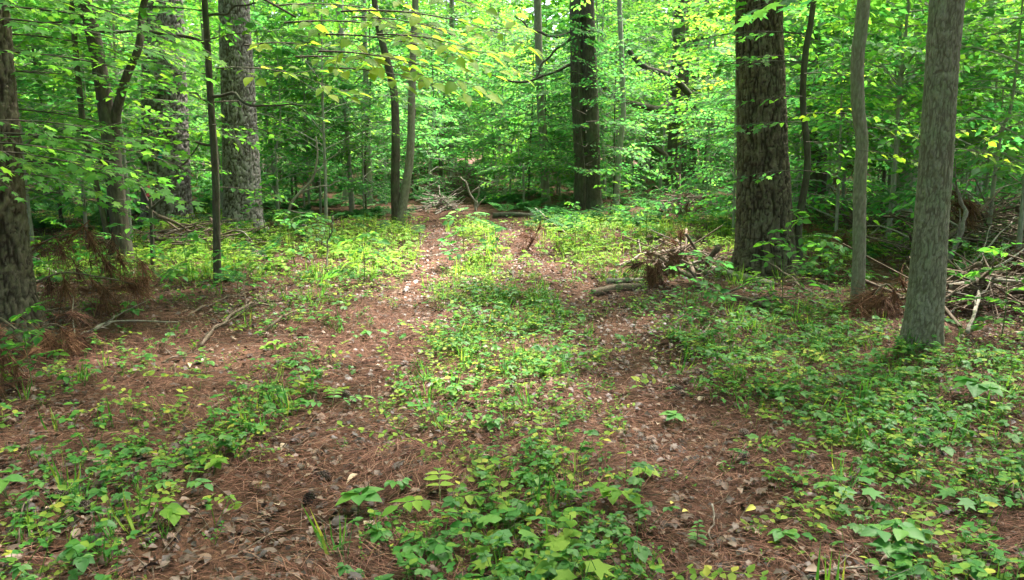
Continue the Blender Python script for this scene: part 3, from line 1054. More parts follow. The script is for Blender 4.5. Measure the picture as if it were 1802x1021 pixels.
# --- thinner trunks in the middle distance
for lab, base, pts, bark, H, cr in (
    ("pale straight thin trunk between the scaly pines and the twin stems", (611, 352), [(611, 352, 15), (607, 270, 13), (604, 180, 13), (600, 60, 12), (598, 0, 12)], "pale_bark", 13, (0, 0.9)),
    ("pale thin trunk just left of the twin stems, half hidden by leaves", (650, 358), [(650, 358, 12), (649, 280, 10), (646, 200, 10), (640, 0, 9)], "pale_bark", 12, (1, 0.8)),
    ("grey trunk left of the double trunked tree", (961, 356), [(961, 356, 18), (957, 270, 14), (951, 170, 14), (946, 0, 13)], "grey_bark", 14, (2, 0.9)),
    ("thin wavy pale stem right of the double trunked tree", (1084, 364), [(1084, 364, 11), (1090, 270, 10), (1097, 200, 9), (1094, 100, 9), (1090, 0, 8)], "pale_bark", 9, (3, 0.7)),
    ("dark trunk with curved limbs hanging on its left, left of the largest pine", (1184, 334), [(1184, 334, 28), (1188, 240, 25), (1193, 120, 23), (1197, 0, 22)], "dark_bark", 15, (0, 1.1)),
    ("dark trunk bending left at the top, close to the largest pine", (1254, 300), [(1256, 300, 21), (1253, 200, 18), (1243, 100, 17), (1241, 0, 16)], "dark_bark", 14, (1, 1.1)),
    ("short dark trunk between two taller trunks left of the largest pine", (1219, 318), [(1219, 318, 15), (1221, 230, 13), (1224, 100, 12), (1226, 0, 11)], "dark_bark", 13, (2, 0.9)),
    ("slender dark stem high behind the twin stems", (560, 345), [(560, 345, 13), (556, 250, 12), (548, 120, 11), (540, 0, 11)], "dark_bark", 12, (2, 0.9)),
):
    r_, P_, g_ = named_tree("hardwood_tree", lab, "tree", base, pts, bark, H, ridge_bark(0.008, int(base[0]) % 90), 20, 70, cr, 7.0, collar=0.15)
    if "curved limbs" in lab:
        Yc = float(g_[1]) - 1.0
        limb_px(r_, [(1188, 175, 12), (1150, 190, 11), (1095, 180, 10), (1060, 150, 8), (1050, 120, 5)], [Yc + 1, Yc - 2, Yc - 3.2, Yc - 3.4, Yc - 3.4], "dark_bark", rows=24)
        limb_px(r_, [(1190, 205, 12), (1228, 182, 12), (1180, 140, 11), (1135, 122, 10), (1105, 85, 9), (1090, 40, 6)], [Yc + 1, Yc - 2, Yc - 3.2, Yc - 3.4, Yc - 3.4, Yc - 3.4], "dark_bark", rows=24)
        limb_px(r_, [(1195, 332, 10), (1180, 290, 9), (1150, 258, 8), (1130, 225, 5)], Yc, "grey_bark", rows=16)

# leaning dead stems on the right
dl = thing("dead_tree", "thin dead stem leaning left beside the slim grey stem", "dead tree", gp(1612, 352))
limb_px(dl, [(1614, 352, 8), (1600, 215, 8), (1575, 140, 7), (1548, 60, 5), (1540, 20, 3)], float(dl.location[1]), "dead_wood", name="stem")
limb_px(dl, [(1555, 80, 4), (1556, 50, 3), (1562, 25, 1.5)], float(dl.location[1]), "dead_wood")
dl = thing("dead_tree", "pale dead stem leaning between the big grey trunk and the right edge trunk", "dead tree", gp(1724, 350))
limb_px(dl, [(1722, 350, 8), (1736, 220, 7), (1750, 120, 6), (1744, 40, 5), (1766, -10, 3)], float(dl.location[1]), "dead_wood", name="stem")

# ------------------------------------------------------------------ leafy sprays close enough to pick out single leaves
def bough_px(root, px, py, Y, az, pitch, roll, length, leaf, meshes, seed, **kw):
    return leafy(root, None, at(px, py, Y), az, pitch, roll, length, leaf, meshes, seed, **kw)


D = math.radians
_r = np.random.default_rng(333)
_La, _Tw = crown_acc(_r, 0.0, 3.6, 60, 2.3, BOUGHS, LEAF_FAR)
SHADE_CROWN = _La.mesh("crown", M["leaf"])


def shade_crown(root, x, y, z, sc, rot):  # crown added high on a tree to shade the ground below
    o = link("crown", SHADE_CROWN, root, Vector((x, y, z)) - root.location)
    o.scale = (sc,) * 3
    o.rotation_euler = (0, 0, rot)


limb(sapR, [[*(Vector(sapR.location) + Vector((0, 0, 3.2))), .03], [2.6, 9.9, 3.9, .022], [1.5, 9.6, 4.5, .012]], "dark_bark")  # limb added above the view to carry a shading crown over the path
shade_crown(sapR, 1.7, 9.7, 3.35, .7, 0.5)
limb(sapD, [[*(Vector(sapD.location) + Vector((-.1, 0, 3.2))), .03], [-1.5, 8.9, 3.8, .022], [-.4, 9.1, 4.5, .012]], "dark_bark")  # unseen limb made up to hold the next shading crown
shade_crown(sapD, -1.5, 8.9, 3.2, .95, 4.5)
for rt, z, sc in ((sapD, 2.7, 1.0), (thinL, 3.6, .9), (slimT, 3.2, 1.0), (sapR, 2.6, .9), (rightT, 3.5, 1.2)):
    shade_crown(rt, rt.location.x, rt.location.y, z, sc, z * 3)
# bright backlit bough hanging into the top middle, from a young tree standing outside the picture on the left
beech, P_, g_ = named_tree("young_beech", "young tree outside the left edge whose bright yellow green bough hangs over the middle", "tree", (-420, 640),
    [(-420, 640, 30), (-425, 400, 28), (-430, 100, 26), (-432, -150, 24)], "dark_bark", 7, ridge_bark(0.003, 44), 12, 60, None, 4.0)
YB = 5.6
limb(beech, [[*at(-430, -120, float(g_[1])), .02], [*at(0, -140, YB + .3), .018], [*at(330, -60, YB + .1), .012], [*at(520, 30, YB), .007]], "dark_bark")
shade_crown(beech, -4.3, 7.2, 2.9, 1.1, 1.0)  # these unseen crowns are added to darken the left foreground
shade_crown(beech, -2.9, 8.5, 3.2, .95, 2.0)
shade_crown(beech, -3.3, 5.6, 3.2, .9, 3.0)
shade_crown(beech, -5.4, 8.6, 3.2, 1.1, 4.0)
limb(beech, [[*at(-430, -140, float(g_[1])), .02], [-4.4, 7.0, 3.6, .02], [-3.6, 7.9, 3.9, .016], [-2.9, 8.5, 4.4, .01]], "dark_bark")  # added limb bearing the shading crowns on the left
seed = 100
for (px, py, dY, az, pt, L) in ((500, 40, 0, -6, -3, 1.25), (560, 60, -.2, 4, -6, 1.2), (520, 100, .1, -12, -6, 1.1), (620, 30, .2, -12, -9, 1.1),
                                 (590, 120, -.1, 6, -7, .85), (430, 80, .3, -30, -4, 1.0), (480, 10, .5, 12, 0, 1.2), (380, 120, .5, -15, -5, 1.1), (640, -10, .8, -20, -7, 1.3), (560, 90, -.4, -4, -8, 1.1), (660, 60, -.3, -16, -9, 1.0), (600, 20, -.5, -8, -5, 1.2)):
    bough_px(beech, px, py, YB + dY, D(az), D(pt), D(14), L, 0.115, OV("leaf_yellow"), seed, spacing=0.72, twig_gap=0.17, twig_len=0.34)
    seed += 1
# near maple sprays on the left
maple, P_, g_ = named_tree("young_maple", "young maple reaching layered light leaves in from the left edge", "tree", (-60, 640),
    [(-60, 640, 20), (-70, 400, 18), (-80, 200, 16), (-85, 0, 14)], "dark_bark", 6, ridge_bark(0.003, 45), 12, 60, None, 4.0)
YM = float(g_[1])
for (px, py, dY, az, pt, L) in ((-60, 215, 0.1, 10, -2, 1.25), (-50, 265, -0.2, 2, -8, 1.2), (-40, 240, 0.9, 20, -4, 1.5), (-60, 300, 0.3, 6, -6, 1.1), (-60, 130, 0.8, 15, 0, 1.3),
                                (-60, 235, 0.5, 8, -5, 1.7), (-50, 280, 0.7, 14, -7, 1.6), (-60, 190, 1.3, 5, -6, 1.8), (-60, 330, 1.0, 10, -6, 1.4), (-70, 250, -.5, 4, -6, 1.2), (-80, 30, -.3, 8, -6, 1.5), (-80, 90, -.4, 14, -4, 1.4), (-70, -20, .1, 4, -8, 1.7), (-60, 60, 1.2, 10, -4, 1.7), (-60, 10, 0.6, 18, -4, 1.6)):
    bough_px(maple, px, py, YM + dY, D(az), D(pt), D(6), L, 0.095, MP("leaf_light"), seed, spacing=0.62, twig_gap=0.13, twig_len=0.36)
    seed += 1
# maple leaves hanging in at the top right
mapleR, P_, g_ = named_tree("young_maple", "young maple out of view whose big leaves hang in front of the largest pine", "tree", (2080, 760),
    [(2080, 760, 40), (2100, 400, 36), (2110, 100, 30), (2110, -200, 24)], "dark_bark", 5, ridge_bark(0.003, 46), 12, 60, None, 4.0)
limb(mapleR, [[*at(2110, -150, float(g_[1])), 0.02], [*at(1800, -260, 3.0), 0.014], [*at(1600, -160, 3.0), 0.010], [*at(1540, -40, 3.0), 0.007]], "dark_bark")
for (px, py, Y, az, pt, L) in ((1560, -50, 3.0, 172, -10, 0.5), (1640, -110, 3.1, 185, -6, 0.75), (1530, -20, 3.6, 160, -4, 0.6)):
    bough_px(mapleR, px, py, Y, D(az), D(pt), D(0), L, 0.10, MP("leaf_cool"), seed, spacing=0.8, twig_gap=0.16, twig_len=0.22)
    seed += 1
# leaves over the slim sapling on the right, at the largest pine and round the left trunks
def spray_set(root, rows, leaf, meshes, **kw):
    global seed
    for (px, py, Y, az, pt, L) in rows:
        bough_px(root, px, py, Y, D(az), D(pt), D(RNG.normal(0, 8)), L, leaf, meshes, seed, **kw)
        seed += 1


spray_set(sapR, [(1418, 250, 8.9, 20, -5, 0.9), (1418, 200, 9.0, -20, -3, 1.1), (1412, 300, 9.3, -10, -12, 0.9), (1415, 130, 9.2, 30, 0, 1.2), (1412, 170, 9.0, 190, -4, 0.9), (1420, 340, 9.4, -30, -14, 0.8),
                  (1405, 100, 9.0, 200, -4, 1.2), (1410, 215, 8.8, 175, -4, 0.9)],
          0.095, OV("leaf"), spacing=0.75, twig_gap=0.16, twig_len=0.3)
spray_set(sapR, [(1416, 110, 8.6, 184, -3, 1.5), (1416, 215, 8.7, 180, -5, 1.3), (1414, 60, 8.5, 188, -2, 1.6), (1410, 300, 8.9, 176, -6, 1.0)], 0.09, MP("leaf_cool"), spacing=0.75, twig_gap=0.16, twig_len=0.34)
spray_set(slimT, [(1515, 225, 7.4, 5, -4, 0.6), (1512, 265, 7.2, -20, -8, 0.55), (1516, 190, 7.5, 150, 0, 0.5)], 0.08, OV("leaf_yellow"), spacing=0.75, twig_gap=0.16, twig_len=0.3)
spray_set(greyT, [(1660, 262, 6.3, 0, -5, 0.55), (1670, 230, 6.5, 30, -3, 0.5)], 0.075, OV("leaf_yellow"), spacing=0.75, twig_gap=0.16, twig_len=0.26)
spray_set(sapD, [(372, 180, YD, 0, -2, 1.2), (366, 70, YD, -20, 3, 1.4), (368, 130, YD, 160, -3, 1.3), (374, 220, YD - .2, -30, -4, 1.2), (362, 20, YD, 200, 0, 1.3),
                 (380, 330, YD, 20, -6, 0.8), (378, 300, YD, 170, -6, 0.9)],
          0.095, OV("leaf"), spacing=0.72, twig_gap=0.15, twig_len=0.34)
spray_set(thinL, [(140, 150, float(P_fork[0][1]), 10, 0, .7), (150, 230, float(P_fork[0][1]), 180, -5, 1.1),
                  (135, 100, float(P_fork[0][1]), -20, 0, .8)], 0.095, MP("leaf"), spacing=0.72, twig_gap=0.15, twig_len=0.34)

# ------------------------------------------------------------------ woodland behind: individual small trees, copied with their parts
def make_protos():
    protos = []
    rng = np.random.default_rng(300)
    spec = [  # height range of leaves, boughs, reach, boughs kind, template, material, trunk radius
        (1.2, 5.0, 36, 2.1, BOUGHS, LEAF_FAR, "leaf_light", 0.027),
        (0.9, 4.6, 36, 2.0, BOUGHS, LEAF_FAR, "leaf_cool", 0.024),
        (1.7, 6.0, 38, 2.4, BOUGHS, LEAF_FAR, "leaf", 0.034),
        (0.5, 3.4, 28, 1.8, BOUGHS, LEAF_FAR, "leaf_cool", 0.02),
        (1.2, 5.2, 34, 2.3, BOUGHS, LEAF_FAR, "leaf_yellow", 0.027),
        (0.3, 2.4, 22, 1.4, BOUGHS, LEAF_FAR, "leaf", 0.025),
        (2.2, 8.5, 44, 2.7, BOUGHS_BIG, LEAF_FAR, "leaf", 0.05),
    ]
    for i, (h0, h1, n, reach, bo, tm, mat, r) in enumerate(spec):
        La, Tw = crown_acc(rng, h0, h1, n, reach, bo, tm)
        A = Acc()
        lean = rng.normal(0, 0.03, 2)
        tube(A, [[0, 0, -0.15, r * 1.3], [lean[0] * 1, lean[1] * 1, 1.2, r], [lean[0] * 3 + .05, lean[1] * 3, h1 * 0.5, r * .75], [lean[0] * 5, lean[1] * 5, h1 + 0.2, r * .15]], 10, 26, ridge_bark(r * 0.08, 50 + i))
        V, Fs = Tw.data()
        A.add(V, *Fs)
        protos.append((A.mesh("trunk", M["dark_bark" if i % 3 == 1 else "pale_bark"], True), La.mesh("crown", M[mat])))
    return protos


PROTO = make_protos()
TREE_DESC = ["grey stemmed layered green tree", "dark stemmed bluish green tree", "taller loose leaved green tree",
             "low bushy bluish green tree", "yellow green leaved tree", "head high leafy sapling", "tall large leaved tree"]
FIRST = {}


def copy_tree(kind, loc, rot, sc, label, group):
    if kind not in FIRST:
        root = link("understorey_tree" if kind != 5 else "sapling", None)
        link("trunk", PROTO[kind][0], root)
        link("crown", PROTO[kind][1], root)
        FIRST[kind] = root
    else:
        src = FIRST[kind]
        root = src.copy()
        COL.objects.link(root)
        for ch in src.children:
            c = ch.copy()
            c.parent = root
            COL.objects.link(c)
    root.location = loc
    root.rotation_euler = (0, 0, rot)
    root.scale = (sc,) * 3
    return tag(root, label, "tree", group)


LAND = [(0, "behind the left edge pine"), (110, "behind the forked trunk"), (250, "behind the left scaly pine"), (360, "behind the paler scaly pine"), (500, "between the scaly pines and the twin stems"),
        (660, "behind the twin stems"), (760, "beyond the end of the path"), (930, "behind the double trunked tree"), (1080, "behind the curved hanging limbs"), (1210, "left of the largest pine"),
        (1310, "behind the largest pine"), (1410, "behind the slim grey stem"), (1560, "behind the big grey trunk"), (1690, "in the woods by the right edge")]
ORD = ["first", "second", "third", "fourth", "fifth", "sixth", "seventh", "eighth", "ninth", "tenth", "eleventh", "twelfth", "thirteenth", "fourteenth", "fifteenth", "sixteenth"]


def where(px):
    w = LAND[0][1]
    for x, t in LAND:
        if px >= x: w = t
    return w


def woodland():
    rng = np.random.default_rng(77)
    pts = []
    tries = 0
    while len(pts) < 276 and tries < 60000:
        tries += 1
        Y = 11.5 + 36 * rng.random() ** 1.25
        X = rng.uniform(-0.70, 0.70) * Y * 1.05
        c = float(path_c(min(Y, 22)))
        clear = 3.7 if Y < 15 else 2.6 if Y < 19 else 1.6 if Y < 25 else 0.0
        if Y < 24:
            if c - clear < X < c + clear * (1.25 if Y < 15.5 else 1): continue
        elif abs(X - c) < clear: continue
        if X > -3.6 and X < 4.4 and Y < 15.0: continue
        if -2.6 < X < 5.2 and Y < 18.5: continue   # open ground behind the clearing
        if 1070 < to_px((X, Y, 1))[0] < 1290 and Y < 26: continue   # the slim dark trunks stand clear here
        if 235 < to_px((X, Y, 1))[0] < 470 and Y < 15.5: continue
        dmin = 1.1 + 0.02 * Y
        if any((X - a) ** 2 + (Y - b) ** 2 < dmin ** 2 for a, b, *_ in pts): continue
        kind = int(rng.choice(7, p=[.14, .12, .10, .10, .04, .08, .42] if Y > 28 else [.22, .19, .14, .19, .03, .13, .10]))
        # keep the sun way to the clearing low
        pts.append((X, Y, kind))
    for px, py, kind in ((10, 470, 2), (490, 380, 2), (545, 378, 0), (620, 372, 6), (110, 400, 1), (1480, 402, 0), (1560, 396, 0), (1715, 398, 2), (1800, 420, 0),
                         (1110, 318, 6), (1170, 312, 0), (1080, 358, 1), (930, 350, 1), (985, 345, 3), (755, 352, 3), (850, 330, 0), (800, 322, 3), (780, 325, 2), (870, 318, 6), (820, 312, 1), (1470, 436, 3), (1560, 440, 0), (1735, 446, 3), (1790, 466, 0), (1290, 416, 3), (60, 446, 3), (35, 432, 0), (490, 388, 3),
                         (565, 378, 3), (640, 372, 3), (1010, 350, 3), (1400, 400, 3), (1660, 415, 3), (150, 405, 3), (1250, 350, 3), (1330, 380, 2)):
        q = gp(px, py)
        pts.append((q[0], q[1], kind))
    lab = {}
    for X, Y, kind in pts:
        px, _ = to_px((X, Y, 1.0))
        lab.setdefault((where(px), kind), []).append((Y, X))
    for (w, kind), L in lab.items():
        L.sort()
        for i, (Y, X) in enumerate(L):
            t = TREE_DESC[kind] + " " + w
            if len(L) > 1: t += ", " + (ORD[i] + " " if i else "") + "nearest"
            sc = rng.uniform(0.85, 1.25)
            copy_tree(kind, (X, Y, float(gz(X, Y)) - 0.02), rng.uniform(0, 6.28), sc, t, "small leafy trees of the understorey")


woodland()


# background trunks of the taller trees: one set of meshes, copied
def tall_trunks():
    rng = np.random.default_rng(401)
    meshes = []
    for k, (r, bark) in enumerate(((0.16, "dark_bark"), (0.11, "grey_bark"), (0.2, "pine_bark"), (0.08, "pale_bark"))):
        A = Acc()
        l1, l2 = rng.normal(0, 0.25, 2)
        tube(A, [[0, 0, -0.2, r * 1.35], [0, 0, 0.5, r * 1.05], [l1 * .4, l2 * .4, 5, r * .9], [l1, l2, 15, r * .3]], 16, 70, ridge_bark(r * 0.09, 60 + k))
        me_ = A.mesh("trunk", M[bark], True)
        at_ = me_.attributes.new("plate", 'FLOAT', 'POINT')
        at_.data.foreach_set("value", rng.uniform(.2, .9, len(me_.vertices)).astype(np.float32))
        meshes.append(me_)
    desc = ["dark tall trunk", "grey tall trunk", "furrowed pine trunk", "pale thin trunk"]
    first = {}
    pts = []
    while len(pts) < 30:
        Y = 25 + 27 * rng.random() ** 0.9
        X = rng.uniform(-0.68, 0.68) * Y
        if abs(X - float(path_c(22))) < (1.6 if Y < 30 else 0.3): continue
        if 890 < to_px((X, Y, 1))[0] < 1120: continue
        if any((X - a) ** 2 + (Y - b) ** 2 < 2.2 for a, b, _ in pts): continue
        pts.append((X, Y, int(rng.choice(4, p=[.38, .25, .2, .17]))))
    lab = {}
    for X, Y, k in pts:
        lab.setdefault((where(to_px((X, Y, 1.0))[0]), k), []).append((to_px((X, Y, 1))[0], X, Y))
    for (w, k), L in lab.items():
        L.sort()
        for i, (_, X, Y) in enumerate(L):
            t = desc[k] + " far off " + w
            if len(L) > 1: t += ", " + ORD[i] + " from left"
            if k not in first:
                root = link("woodland_tree", None)
                link("trunk", meshes[k], root)
                c = link("crown", CANOPY[(0, 1, 4, 3)[k]], root, (0, 0, 17.0))
                c.scale = (0.5, 0.5, 0.6)
                first[k] = root
            else:
                root = first[k].copy()
                COL.objects.link(root)
                for ch in first[k].children:
                    c = ch.copy()
                    c.parent = root
                    COL.objects.link(c)
            root.location = (X, Y, float(gz(X, Y)))
            root.rotation_euler = (0, 0, rng.uniform(0, 6.28))
            root.scale = (1, 1, rng.uniform(0.8, 1.1))
            tag(root, t, "tree", "taller trees far in the wood")


tall_trunks()


# unseen trees around and behind the camera, added so their crowns shade the foreground
def shade_trees():
    rng = np.random.default_rng(500)
    A = Acc()
    tube(A, [[0, 0, -0.2, 0.2], [0, 0, 0.5, 0.16], [0.1, 0, 5, 0.13], [0.1, 0.1, 12, 0.05]], 14, 40, ridge_bark(0.014, 71))
    tm = A.mesh("trunk", M["grey_bark"], True)
    n = 0
    pts = []
    tries = 0
    while n < 34 and tries < 5000:
        tries += 1
        X, Y = rng.uniform(-16, 16), rng.uniform(-13, 15)
        if any((X - a) ** 2 + (Y - b) ** 2 < 3.3 ** 2 for a, b in pts): continue
        # leave the gap in the canopy that lets the sun reach the clearing
        H = rng.uniform(10.0, 14.0)
        gx, gy = X - SUN_DIR.x / SUN_DIR.z * H, Y - SUN_DIR.y / SUN_DIR.z * H
        if ((gx - 0.2) / 7.5) ** 2 + ((gy - 13.0) / 5.0) ** 2 < 1: continue
        if (gx + 1.6) ** 2 + (gy - 4.9) ** 2 < 3.4 ** 2: continue   # the gap over the bright bough
        px = to_px((X, Y, 1))[0] if Y > 1 else -999
        if Y > -0.5 and abs(X) < 0.72 * Y + 1.8: continue   # not where the photograph shows no trunk
        pts.append((X, Y))
        root = thing("shade_tree", "tall tree standing outside the picture whose crown shades the path", "tree", (X, Y, float(gz(X, Y))), "tall trees around the camera")
        link("trunk", tm, root)
        c = link("crown", CANOPY[int(rng.integers(0, 4))], root, (0.1, 0.1, H))
        c.rotation_euler = (0, 0, rng.uniform(0, 6.28))
        c.scale = (rng.uniform(0.95, 1.3),) * 3
        n += 1
    m = 0  # low young trees added out of view to block sidelong sky light
    pts = []
    while m < 30:
        X, Y = rng.uniform(-13, 13), rng.uniform(-9, 11)
        if abs(X) < max(3.2, 0.74 * Y + (2.9 if X < 0 else 3.6)): continue
        if any((X - a) ** 2 + (Y - b) ** 2 < 4 for a, b in pts): continue
        pts.append((X, Y))
        copy_tree((0, 2, 4, 6)[m % 4], (X, Y, float(gz(X, Y))), rng.uniform(0, 6.28), rng.uniform(1, 1.3), "young leafy tree added out of view beside the path to block low sky light", "young trees added around the camera for shade")
        m += 1


shade_trees()


# far wood that reads as one mass
def far_wood():
    rng = np.random.default_rng(601)
    A = Acc()
    n = 120000
    Y = rng.uniform(46, 68, n)
    X = rng.uniform(-1, 1, n) * 0.78 * Y
    Z = 0.1 + 19 * rng.random(n)
    cl = fnoise(X * 0.35, Z * 0.5 + Y * .1, 3, 3)
    keep = cl > 0.31
    X, Y, Z = X[keep], Y[keep], Z[keep]
    n = len(X)
    d = nrm(rng.normal(0, 1, (n, 3)) * np.array([1, 1, .4]))
    nn = nrm(np.stack([rng.normal(0, .5, n), rng.normal(0, .5, n), np.ones(n)], -1))
    A.inst(LEAF_FLAT, frames(d, nn), np.stack([X, Y, Z], -1), rng.uniform(0.4, 0.85, n))
    o = link("far_woods", A.mesh("far_woods", M["leaf_light"]))
    tag(o, "far leafy wood closing the view behind every trunk", None, None, "stuff")


far_wood()


# ------------------------------------------------------------------ forest floor: litter
def scatter(rng, n, y0, y1, pw=1.0, xw=0.84):
    """points in the wedge the camera sees, denser near"""
    u = rng.random(n)
    a, b = y0 ** (2 - pw), y1 ** (2 - pw)
    Y = (a + (b - a) * u) ** (1 / (2 - pw))
    X = rng.uniform(-1, 1, n) * (xw * Y + 0.4)
    return X, Y


def litter():
    rng = np.random.default_rng(700)
    A = Acc()
    for n, y0, y1, w, l in ((165000, 2.2, 8.0, 0.0020, 0.105), (62000, 8.0, 17.0, 0.0045, 0.15)):
        X, Y = scatter(rng, n, y0, y1, 0.7)
        k = rng.random(n) < 0.22 + 0.78 * sstep(.36, .58, fnoise(X * 1.2, Y * 1.2, 121, 4))
        X, Y = X[k], Y[k]
        n = len(X)
        # needles lie in drifts: neighbouring needles share some direction
        a = 6.28 * fnoise(X * 1.3, Y * 1.3, 50, 3) * 1.5 + rng.normal(0, 0.75, n)
        pitch = np.abs(rng.normal(0, 0.12, n))
        d = np.stack([np.cos(a), np.sin(a), pitch], -1)
        nn = nrm(np.stack([rng.normal(0, .25, n), rng.normal(0, .25, n), np.ones(n)], -1))
        P = np.stack([X, Y, gz(X, Y) + rng.uniform(0.004, 0.028, n)], -1)
        V0 = NEEDLE[0] * np.array([w, l, 1]) * 1.0
        V0[:, 2] += np.array([0, 0, 1, 1, 0.2, 0.2]) * 0.008
        A.inst((V0,) + NEEDLE[1:], frames(d, nn), P, rng.uniform(0.6, 1.3, n))
    o = link("pine_needle_litter", A.mesh("pine_needle_litter", M["needle_brown"]))
    tag(o, "reddish brown pine needles covering the forest floor", None, None, "stuff")
    A = Acc()
    n = 70000
    X, Y = scatter(rng, n, 2.2, 16, 1.0)
    k = rng.random(n) < 0.3 + 0.7 * sstep(.42, .60, fnoise(X * 1.7, Y * 1.7, 111, 4)) + .4 * rut_mask(X, Y)
    X, Y = X[k], Y[k]
    n = len(X)
    R = tilt_frames(n, rng, 0.35)
    P = np.stack([X, Y, gz(X, Y) + rng.uniform(0.006, 0.030, n)], -1)
    flat = (LEAF_FAR[0] * np.array([1.3, 1, 2.6]),) + LEAF_FAR[1:]
    curl = (LEAF_SMALL[0] * np.array([1, 1, 2.2]),) + LEAF_SMALL[1:]
    mp = (LEAF_OAK[0] * np.array([1, 1, 2.0]),) + LEAF_OAK[1:]
    a, b = int(n * .70), int(n * .86)
    A.inst(flat, R[:a], P[:a], rng.uniform(0.012, 0.045, a))
    A.inst(curl, R[a:b], P[a:b], rng.uniform(0.02, 0.06, b - a))
    A.inst(mp, R[b:], P[b:], rng.uniform(0.03, 0.075, n - b))
    o = link("leaf_litter", A.mesh("leaf_litter", M["dead_leaf"]))
    tag(o, "brown dead leaves scattered among the pine needles", None, None, "stuff")
    # bits of twig
    A = Acc()
    n = 4500
    X, Y = scatter(rng, n, 2.2, 16, 1.0)
    a = rng.uniform(0, 6.28, n)
    L = rng.uniform(0.05, 0.28, n)
    p0 = np.stack([X, Y, gz(X, Y) + 0.012], -1)
    X1, Y1 = X + np.cos(a) * L, Y + np.sin(a) * L
    p1 = np.stack([X1, Y1, gz(X1, Y1) + rng.uniform(0.008, 0.04, n)], -1)
    sticks(A, p0, p1, rng.uniform(0.0018, 0.005, n), rng.uniform(0.001, 0.003, n))
    o = link("twig_litter", A.mesh("twig_litter", M["brown_wood"]))
    tag(o, "small broken twigs strewn over the needles", None, None, "stuff")


litter()


# ------------------------------------------------------------------ low green plants
def plant_template(kind, rng):
    """low cover plants, 1 unit = 1 m, standing on the origin"""
    A = Acc()
    def put(tm, p, d, n, s):
        A.inst(tm, frames(np.array([d]), np.array([n])), np.array([p]), [s])
    if kind == "trefoil":
        for k in range(rng.integers(3, 6)):
            a = rng.uniform(0, 6.28)
            h, r = rng.uniform(0.05, 0.13), rng.uniform(0.02, 0.09)
            c = np.array([math.cos(a) * r, math.sin(a) * r, h])
            sticks(A, [[0, 0, 0]], [c], [0.0016], [0.001])
            for j in (-1, 0, 1):
                b = a + j * 1.25
                put(LEAF_SMALL, c, [math.cos(b), math.sin(b), rng.normal(-.05, .12)], [rng.normal(0, .2), rng.normal(0, .2), 1], rng.uniform(0.026, 0.05))
    elif kind == "five":
        for k in range(rng.integers(2, 4)):
            a = rng.uniform(0, 6.28)
            h, r = rng.uniform(0.06, 0.14), rng.uniform(0.03, 0.1)
            c = np.array([math.cos(a) * r, math.sin(a) * r, h])
            sticks(A, [[0, 0, 0]], [c], [0.0016], [0.001])
            for j in (-2, -1, 0, 1, 2):
                b = a + j * 0.85
                put(LEAF_SMALL, c, [math.cos(b), math.sin(b), rng.normal(-.12, .1)], [rng.normal(0, .2), rng.normal(0, .2), 1], rng.uniform(0.034, 0.058) * (1 - 0.12 * abs(j)))
    elif kind == "vine":
        a = rng.uniform(0, 6.28)
        p = np.array([0, 0, 0.02])
        for k in range(rng.integers(5, 9)):
            q = p + np.array([math.cos(a) * .045, math.sin(a) * .045, rng.uniform(-.004, .02)])
            sticks(A, [p], [q], [0.0013], [0.001])
            for s in (-1, 1):
                b = a + s * rng.uniform(.9, 1.5)
                put(LEAF_SMALL, q, [math.cos(b), math.sin(b), rng.normal(.1, .2)], [rng.normal(0, .3), rng.normal(0, .3), 1], rng.uniform(0.022, 0.042))
            p = q
            a += rng.normal(0, .4)
    elif kind == "sprig":
        for k in range(rng.integers(3, 6)):
            a = rng.uniform(0, 6.28)
            le = rng.uniform(.05, .14)
            d = nrm(np.array([math.cos(a) * .6, math.sin(a) * .6, 1]))
            sticks(A, [[0, 0, 0]], [d * le], [0.0012], [0.0007])
            for j in range(4):
                b = rng.uniform(0, 6.28)
                put(LEAF_SMALL, d * le * (.35 + .2 * j), [math.cos(b), math.sin(b), .25], [rng.normal(0, .3), rng.normal(0, .3), 1], rng.uniform(0.015, 0.03))
    elif kind == "grass":
        for k in range(rng.integers(6, 11)):
            a = rng.uniform(0, 6.28)
            d = [math.cos(a) * rng.uniform(.2, .9), math.sin(a) * rng.uniform(.2, .9), 1]
            p = [rng.normal(0, .015), rng.normal(0, .015), 0]
            put(BLADE, p, d, [math.cos(a), math.sin(a), .4], rng.uniform(.07, .2))
    elif kind == "fern":
        for k in range(rng.integers(4, 7)):
            a = rng.uniform(0, 6.28)
            L = rng.uniform(.25, .45)
            t = np.linspace(0, 1, 9)
            c = np.stack([np.cos(a) * t * L * .75, np.sin(a) * t * L * .75, L * (0.75 * t - .45 * t ** 2)], -1)
            sticks(A, c[[0, 3, 6]], c[[3, 6, 8]], np.full(3, .002), np.full(3, .0015))
            for j in range(1, 9):
                for s in (-1, 1):
                    b = a + s * 1.25
                    put(LEAF_THIN, c[j], [math.cos(b), math.sin(b), -.05], [0, 0, 1], .13 * math.sin(math.pi * (0.15 + .8 * t[j])) + .015)
    elif kind == "tallherb":
        h = rng.uniform(.25, .5)
        sticks(A, [[0, 0, 0]], [[.03, 0, h]], [0.003], [0.0015])
        for k in range(12):
            z = h * (0.25 + .75 * k / 11)
            b = k * 2.4
            put(LEAF_FAR, [.03 * z / h, 0, z], [math.cos(b), math.sin(b), .15], [-.3 * math.cos(b), -.3 * math.sin(b), 1], rng.uniform(.07, .12))
    V, Fs = A.data()
    return (V,) + tuple(Fs)


